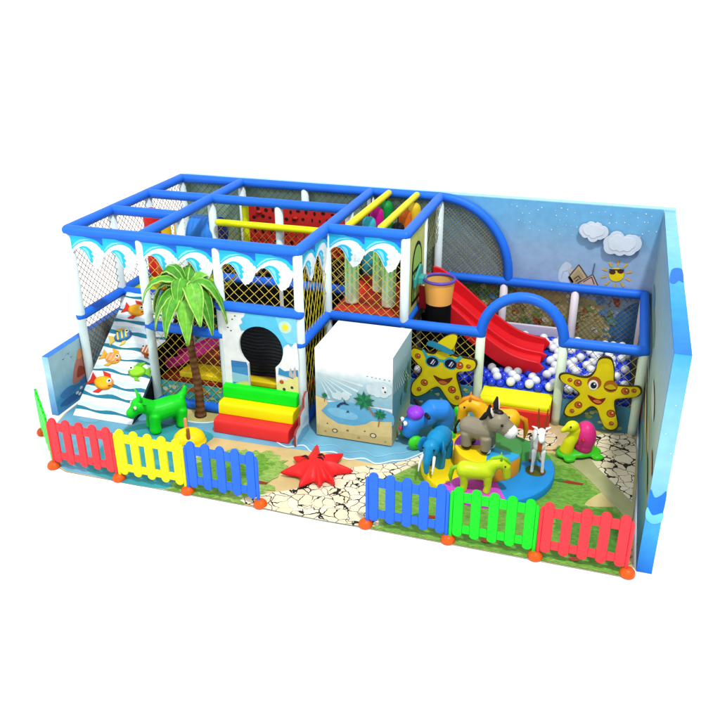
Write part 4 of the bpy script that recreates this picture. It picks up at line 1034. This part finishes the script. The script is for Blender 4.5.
# green horned dog-calf rocker (local +x forward)
def green_calf():
    t = thing('ride_on_toy', 'bright green horned calf ride-on toy beside the fish ramp', 'ride-on toy', (1.49, -.53, .02), math.radians(226))
    t.scale = (.84, 1.0, .95)
    G = (14, 214, 30); m = MB()
    m.tube([(-.22, 0, .31), (-.1, 0, .29), (.1, 0, .27), (.2, 0, .28)], [.13, .15, .155, .14], G, 16, round_=.8)
    for x, s in ((.2, 1), (.2, -1), (-.22, 1), (-.22, -1)):
        m.tube([(x, s*.075, .25), (x+.015, s*.09, .12), (x+.02, s*.095, .02)], [.095, .085, .095], G, 12, round_=.3)
    m.tube([(.2, 0, .31), (.3, 0, .37), (.37, 0, .41)], [.12, .11, .11], G, 14, round_=.7)
    m.ell((.4, 0, .41), (.13, .12, .115), G); m.tube([(.44, 0, .38), (.55, 0, .31)], [.09, .07], G, 14, round_=.8)
    m.tube([(-.24, 0, .38), (-.31, 0, .46), (-.33, 0, .53)], [.07, .05, .032], G, 10, round_=1)
    blob(m, 'body', PLAS, t, G)
    for s in (-1, 1):
        m = MB(); m.tube([(.38, s*.06, .49), (.38, s*.1, .55), (.41, s*.12, .61)], [.028, .022, .008], (36, 214, 46), 8, round_=.5); part(m, 'horn', t)
        m = MB(); m.tube([(.35, s*.08, .46), (.33, s*.16, .485)], [.03, .015], (30, 200, 44), 8, round_=1, flat=.6); part(m, 'ear', t)
        m = MB(); m.ell((.485, s*.085, .43), .026, (250, 250, 244), 10); e_ = part(m, 'eye', t)
        m = MB(); m.ell((.502, s*.092, .43), .013, (180, 60, 30), 8); part(m, 'pupil', e_)
green_calf()
def dome_toy():
    t = thing('ride_on_toy', 'yellow dome shaped ride-on toy with two handle pegs behind the fence', 'ride-on toy', (2.0, -.88, .02), math.radians(35))
    t.scale = (.85,)*3
    Y = (250, 220, 12); m = MB()
    m.ell((0, 0, .1), (.24, .21, .17), Y, 18); m.ell((0, 0, .05), (.26, .23, .06), Y, 18)
    blob(m, 'body', PLAS, t, lambda v: (250, 222, 14) if v.z > .05 else (240, 190, 20))
    for y, c in ((.15, (238, 150, 130)), (-.15, (170, 96, 54))):
        m = MB(); m.tube([(-.02, y, .2), (-.02, y*1.05, .35)], [.03, .026], c, 12, round_=1); part(m, 'handle', t)
dome_toy()
def red_star():
    t = thing('star_cushion', 'red spiky star cushion with closed eyes lying on the stone path', 'cushion', (3.74, -1.0, .02))
    pt = [(3.34, -1.22, 1), (3.56, -1.06, 0), (3.37, -.84, 1), (3.53, -.84, 0), (3.59, -.52, 1), (3.74, -.76, 0), (3.99, -.62, 1), (3.95, -.84, 0), (4.22, -.92, 1), (4.0, -1.05, 0),
          (4.09, -1.28, 1), (3.95, -1.2, 0), (3.92, -1.36, 1), (3.82, -1.27, 0), (3.68, -1.44, 1), (3.62, -1.24, 0)]
    pt = [((x-3.74)*(1.05 if k else .84), (y+1.0)*(1.05 if k else .84), k) for x, y, k in pt]
    o = []
    for i, a in enumerate(pt):
        b = pt[(i+1) % len(pt)]; o.append(a); o.append(((a[0]+b[0])/2*.99, (a[1]+b[1])/2*.99, .5))
    m = MB(); RD = (238, 34, 36); rows = []
    for q, zt, zn in ((.9, .0, .0), (1, .05, .03), (.97, .075, .07), (.8, .10, .11), (.6, .14, .15), (.38, .175, .175), (.18, .185, .185), (.01, .187, .187)):
        rows.append([(x*q, y*q, zn+(zt-zn)*k+(.05*max(0, y-.2)/.28 if k > .4 else 0)*q) for x, y, k in o])
    m.grid(rows, RD, closed=True, sm=True); m.face(rows[0][::-1], RD)
    ob = part(m, 'body', t, VIN)
    ss = ob.modifiers.new('s', 'SUBSURF'); ss.levels = 1; ss.render_levels = 1
    for cx, cy in ((-.13, .0), (.05, .02), (.04, .09)):
        m = MB(); m.tube([(cx-.05+.01*i, cy+.03*math.sin(i/10*pi)-.002*i, .181-.1*max(0, cy-.06)-.05*max(0, abs(cx)-.1)+.008*math.sin(i/10*pi)) for i in range(11)], [.004+.011*math.sin(i/10*pi) for i in range(11)], (30, 14, 16), 8); part(m, 'eyebrow', t)
red_star()
def blue_rider():
    t = thing('ride_on_toy', 'blue snail-like ride-on toy with purple cap and green wheels', 'ride-on toy', (4.86, .12, .02), math.radians(214))
    B = (40, 134, 226); m = MB()
    m.tube([(-.22, 0, .3), (-.16, 0, .4), (-.02, 0, .42), (.04, 0, .38)], [.13, .15, .15, .13], B, 18, round_=.6)
    m.tube([(.0, 0, .36), (.16, 0, .33), (.24, 0, .26), (.25, 0, .17)], [.14, .14, .135, .12], B, 16, round_=.7)
    m.tube([(-.2, 0, .3), (-.2, 0, .12)], [.14, .12], B, 14, round_=.5)
    blob(m, 'body', PLAS, t, B, voxel=.011, it=16)
    m = MB(); m.ell((.2, .02, .44), (.11, .12, .085), (150, 60, 232), 16); part(m, 'cap', t)
    for x, y in ((.24, .16), (.24, -.16), (-.2, .16), (-.2, -.16)):
        m = MB(); m.ell((x, y, .095), (.1, .06, .095), (60, 210, 40), 14); m.ell((x, y*1.3, .095), (.03, .02, .03), (40, 170, 30), 10); part(m, 'wheel', t)
    for s in (-1, 1):
        m = MB(); m.tube([(.09, s*.1, .44), (.11, s*.24, .47)], .026, (26, 28, 34), 10, round_=1); part(m, 'handle', t)
    m = MB(); m.tube([(-.3, .0, .2), (-.36, 0, .28), (-.37, 0, .38)], [.055, .05, .045], (66, 212, 40), 10, round_=1); part(m, 'tail', t)
    for s in (-1, 1):
        m = MB(); m.ell((.345, s*.055, .33), (.03, .036, .034), (246, 250, 246), 10); e_ = part(m, 'eye', t)
        m = MB(); m.ell((.37, s*.055, .33), (.011, .014, .016), (20, 24, 30), 8); part(m, 'pupil', e_)
    m = MB(); m.ell((.385, 0, .24), .026, (206, 40, 110), 10); part(m, 'nose', t)
blue_rider()
# carousel
CX, CY = 5.68, -.36
def carousel():
    t = thing('carousel', 'low carousel with coloured wedge platform and central drum', 'carousel', (CX, CY, .02))
    m = MB(); w = [((236, 210, 16), 150, 235), ((206, 80, 206), 235, 295), ((30, 140, 214), 295, 382), ((60, 146, 70), 22, 95), ((236, 190, 20), 95, 150)]
    R1 = .79; z0, z1 = 0, .1
    for c, a, b in w:
        n = 12; A = [math.radians(a+(b-a)*i/n) for i in range(n+1)]
        top = [(0, 0, z1)]+[(R1*.985*math.cos(q), R1*.985*math.sin(q), z1) for q in A]
        m.face(top, c)
        m.grid([[(R1*math.cos(q), R1*math.sin(q), z0) for q in A], [(R1*math.cos(q), R1*math.sin(q), z1-.012) for q in A], [(R1*.985*math.cos(q), R1*.985*math.sin(q), z1) for q in A]], c)
    part(m, 'platform', t, VIN)
    m = MB(); R2 = .40; h0, h1 = .103, .345
    w = [((246, 214, 16), 195, 275), ((40, 160, 214), 275, 345), ((66, 140, 70), -15, 60), ((60, 130, 60), 60, 110), ((166, 66, 206), 110, 195)]
    sd = [(240, 190, 30), (226, 150, 30), (72, 150, 60), (60, 130, 60), (200, 160, 30)]
    for (c, a, b), sc in zip(w, sd):
        n = 10; A = [math.radians(a+(b-a)*i/n) for i in range(n+1)]
        m.face([(0, 0, h1)]+[(R2*.97*math.cos(q), R2*.97*math.sin(q), h1) for q in A], c)
        m.grid([[(R2*math.cos(q), R2*math.sin(q), h0) for q in A], [(R2*math.cos(q), R2*math.sin(q), h1-.015) for q in A]], sc)
        m.grid([[(R2*math.cos(q), R2*math.sin(q), h1-.015) for q in A], [(R2*.97*math.cos(q), R2*.97*math.sin(q), h1) for q in A]], c)
    part(m, 'drum', t, VIN)
    for x, y in ((.57, .0),):
        m = MB(); m.lathe([(0, .115), (.1, .113), (.12, .102)], (x, y, 0), (74, 84, 20), 22); part(m, 'socket', t)
carousel()
TZ = .12
def toy_elephant():
    t = thing('toy_elephant', 'blue toy elephant with white tusks on the yellow carousel wedge', 'toy animal', (5.1, -.5, TZ), math.radians(262))
    B = (14, 140, 196); m = MB()
    m.tube([(-.16, 0, .28), (0, 0, .29), (.12, 0, .29)], [.125, .14, .12], B, 16, round_=.8)
    for x, s in ((.1, 1), (.1, -1), (-.15, 1), (-.15, -1)): m.tube([(x, s*.075, .22), (x, s*.08, .0)], [.07, .058], B, 12, round_=.1)
    m.ell((.22, 0, .31), (.11, .105, .11), B); m.tube([(.29, 0, .28), (.35, 0, .18), (.355, 0, .06)], [.06, .045, .032], B, 12, round_=1)
    blob(m, 'body', PLAS, t, B)
    for s in (-1, 1):
        m = MB(); m.ell((.17, s*.125, .3), (.075, .022, .105), (20, 126, 186), 14, rot=Matrix.Rotation(s*.5, 3, 'Z')); part(m, 'ear', t)
        m = MB(); m.tube([(.3, s*.07, .24), (.355, s*.085, .16), (.39, s*.085, .07)], [.02, .016, .006], (240, 244, 246), 8, round_=1); part(m, 'tusk', t)
    eyes(t, [(.31, .07, .345), (.31, -.07, .345)], .013)
    m = MB(); m.tube([(-.28, 0, .3), (-.32, 0, .2)], [.014, .008], B, 6); part(m, 'tail', t)
toy_elephant()
def toy_donkey():
    t = thing('toy_donkey', 'grey toy donkey with black hooves standing on the carousel drum', 'toy animal', (5.58, -.46, .366), math.radians(-12))
    t.scale = (1.05,)*3
    Gy = (140, 132, 112); m = MB()
    m.tube([(-.15, 0, .25), (0, 0, .25), (.1, 0, .26)], [.11, .125, .105], Gy, 16, round_=.8)
    for x, s in ((.1, 1), (.1, -1), (-.13, 1), (-.13, -1)): m.tube([(x, s*.06, .2), (x+.01, s*.07, .02)], [.07, .058], Gy, 12, round_=.1)
    m.tube([(.08, 0, .3), (.17, 0, .38)], [.09, .085], Gy, 12, round_=.5)
    m.ell((.2, 0, .40), (.13, .125, .125), Gy); m.tube([(.24, 0, .38), (.36, 0, .31)], [.1, .082], Gy, 12, round_=.9)
    d = Vector((.11, 0, -.07)).normalized()
    blob(m, 'body', PLAS, t, lambda v: (244, 244, 240) if (v-Vector((.24, 0, .38))).dot(d) > .105 else ((22, 20, 20) if v.z < .055 else Gy), voxel=.011)
    for s in (-1, 1):
        m = MB(); m.tube([(.15, s*.07, .48), (.13, s*.1, .56), (.135, s*.105, .63)], [.03, .034, .012], (30, 26, 26), 10, round_=1); e_ = part(m, 'ear', t)
        m = MB(); m.tube([(.168, s*.082, .5), (.156, s*.105, .56), (.15, s*.108, .6)], [.014, .018, .008], (232, 226, 218), 8, round_=1); part(m, 'ear_lining', e_)
    m = MB(); m.ell((.2, 0, .5), (.06, .05, .045), (24, 22, 22)); m.tube([(.14, 0, .5), (.06, 0, .44), (.0, 0, .37)], [.04, .035, .015], (24, 22, 22), 10, round_=1, flat=1); part(m, 'mane', t)
    eyes(t, [(.285, .1, .42), (.285, -.1, .42)], .016)
    for s in (-1, 1): m = MB(); m.ell((.43, s*.03, .3), .009, (40, 36, 36), 8); part(m, 'nostril', t)
    m = MB(); m.tube([(-.25, 0, .29), (-.29, 0, .2), (-.29, 0, .13)], [.014, .012, .022], (30, 26, 26), 8, round_=1); part(m, 'tail', t)
toy_donkey()
def toy_horse(label, loc, ang, c1, c2, sc=1.0):
    t = thing('toy_horse', label, 'toy animal', loc, ang)
    t.scale = (sc, sc, sc); m = MB()
    m.tube([(-.18, 0, .27), (0, 0, .265), (.12, 0, .28)], [.12, .11, .115], c1, 16, round_=.8)
    for x, s in ((.12, 1), (.12, -1), (-.17, 1), (-.17, -1)): m.tube([(x, s*.05, .22), (x+.01, s*.06, .1), (x-.005, s*.06, .0)], [.062, .045, .05], c1, 12, round_=.1)
    m.tube([(.12, 0, .30), (.2, 0, .40), (.28, 0, .42)], [.1, .085, .075], c1, 12, round_=.6)
    m.tube([(.26, 0, .42), (.335, 0, .36), (.355, 0, .22)], [.078, .066, .05], c1, 12, round_=.9)
    blob(m, 'body', PLAS, t, lambda v: c1, voxel=.012)
    m = MB(); m.tube([(.1, 0, .37), (.17, 0, .46), (.26, 0, .49), (.34, 0, .46), (.38, 0, .41)], [.02, .032, .034, .028, .012], c2, 10, round_=1); part(m, 'mane', t)
    m = MB(); m.tube([(-.25, 0, .31), (-.32, 0, .28), (-.34, 0, .17), (-.33, 0, .06)], [.025, .032, .03, .01], c2, 10, round_=1); part(m, 'tail', t)
    for s in (-1, 1):
        m = MB(); m.tube([(.27, s*.04, .47), (.27, s*.055, .53)], [.02, .006], c2, 8, round_=.6); part(m, 'ear', t)
    eyes(t, [(.325, .062, .4), (.325, -.062, .4)], .012)
toy_horse('lime yellow toy horse lowering its head at the carousel front', (5.66, -.93, TZ), math.radians(8), (200, 222, 30), (130, 190, 30), .9)
toy_horse('orange yellow toy horse behind the grey donkey', (5.66, .2, TZ), math.radians(186), (244, 186, 26), (226, 140, 24), 1.15)
def toy_deer():
    t = thing('toy_deer', 'white toy deer with orange chest stripe and long brown horns', 'toy animal', (6.25, -.32, TZ+.01), math.radians(-80))
    t.scale = (1.12,)*3
    Wt = (240, 242, 240); m = MB()
    m.tube([(-.16, 0, .33), (0, 0, .32), (.1, 0, .34)], [.06, .065, .065], Wt, 14, round_=.8)
    for x, s in ((.1, 1), (.1, -1), (-.15, 1), (-.15, -1)): m.tube([(x, s*.04, .28), (x+.01, s*.05, .14), (x, s*.055, .0)], [.035, .018, .02], Wt, 10, round_=.1)
    m.tube([(.09, 0, .36), (.14, 0, .46), (.16, 0, .52)], [.055, .045, .045], Wt, 12, round_=.6); m.tube([(.15, 0, .53), (.25, 0, .48)], [.048, .03], Wt, 12, round_=.8)
    blob(m, 'body', PLAS, t, lambda v: (226, 96, 30) if (abs(v.y) < .024 and v.x > .1 and .2 < v.z < .44) or v.z < .03 else Wt, voxel=.009)
    for s in (-1, 1):
        m = MB(); m.tube([(.14, s*.025, .56), (.12, s*.04, .66), (.13, s*.045, .78)], [.014, .012, .005], (140, 60, 26), 8, round_=1); part(m, 'horn', t)
        m = MB(); m.tube([(.13, s*.04, .55), (.12, s*.09, .57)], [.018, .006], Wt, 8, round_=1); part(m, 'ear', t)
    eyes(t, [(.2, .036, .525), (.2, -.036, .525)], .008)
toy_deer()
def bird_toy():
    t = thing('ride_on_toy', 'yellow bird ride-on toy with pink shell on a green base', 'ride-on toy', (6.7, .3, .02), math.radians(205))
    m = MB(); m.tube([(-.2, 0, .05), (.0, 0, .06), (.2, 0, .05)], [.1, .14, .1], (60, 190, 30), 18, round_=.9, flat=.42)
    for x, s in ((.16, 1), (.16, -1), (-.2, 1), (-.2, -1)): m.ell((x, s*.13, .035), (.08, .05, .035), (60, 190, 30))
    blob(m, 'base', PLAS, t, (62, 196, 34))
    m = MB(); m.ell((-.06, 0, .27), (.13, .15, .2), (222, 50, 130), 20); m.ell((-.05, 0, .15), (.12, .13, .12), (222, 50, 130), 16)
    blob(m, 'shell', PLAS, t, (224, 48, 132), voxel=.012)
    m = MB(); m.tube([(.17, 0, .07), (.13, 0, .2), (.07, 0, .3), (.08, 0, .38)], [.085, .075, .07, .07], (226, 232, 30), 14, round_=.4); m.ell((.12, 0, .42), (.09, .075, .075), (226, 232, 30)); m.tube([(.16, 0, .42), (.24, 0, .37)], [.05, .03], (226, 232, 30), 10, round_=.8)
    blob(m, 'neck', PLAS, t, (226, 230, 24), voxel=.011)
    m = MB(); m.tube([(.02, -.15, .3), (.02, .15, .3)], .016, (206, 40, 40), 8, round_=1); part(m, 'handle', t)
    eyes(t, [(.165, .062, .45), (.165, -.062, .45)], .012)
bird_toy()
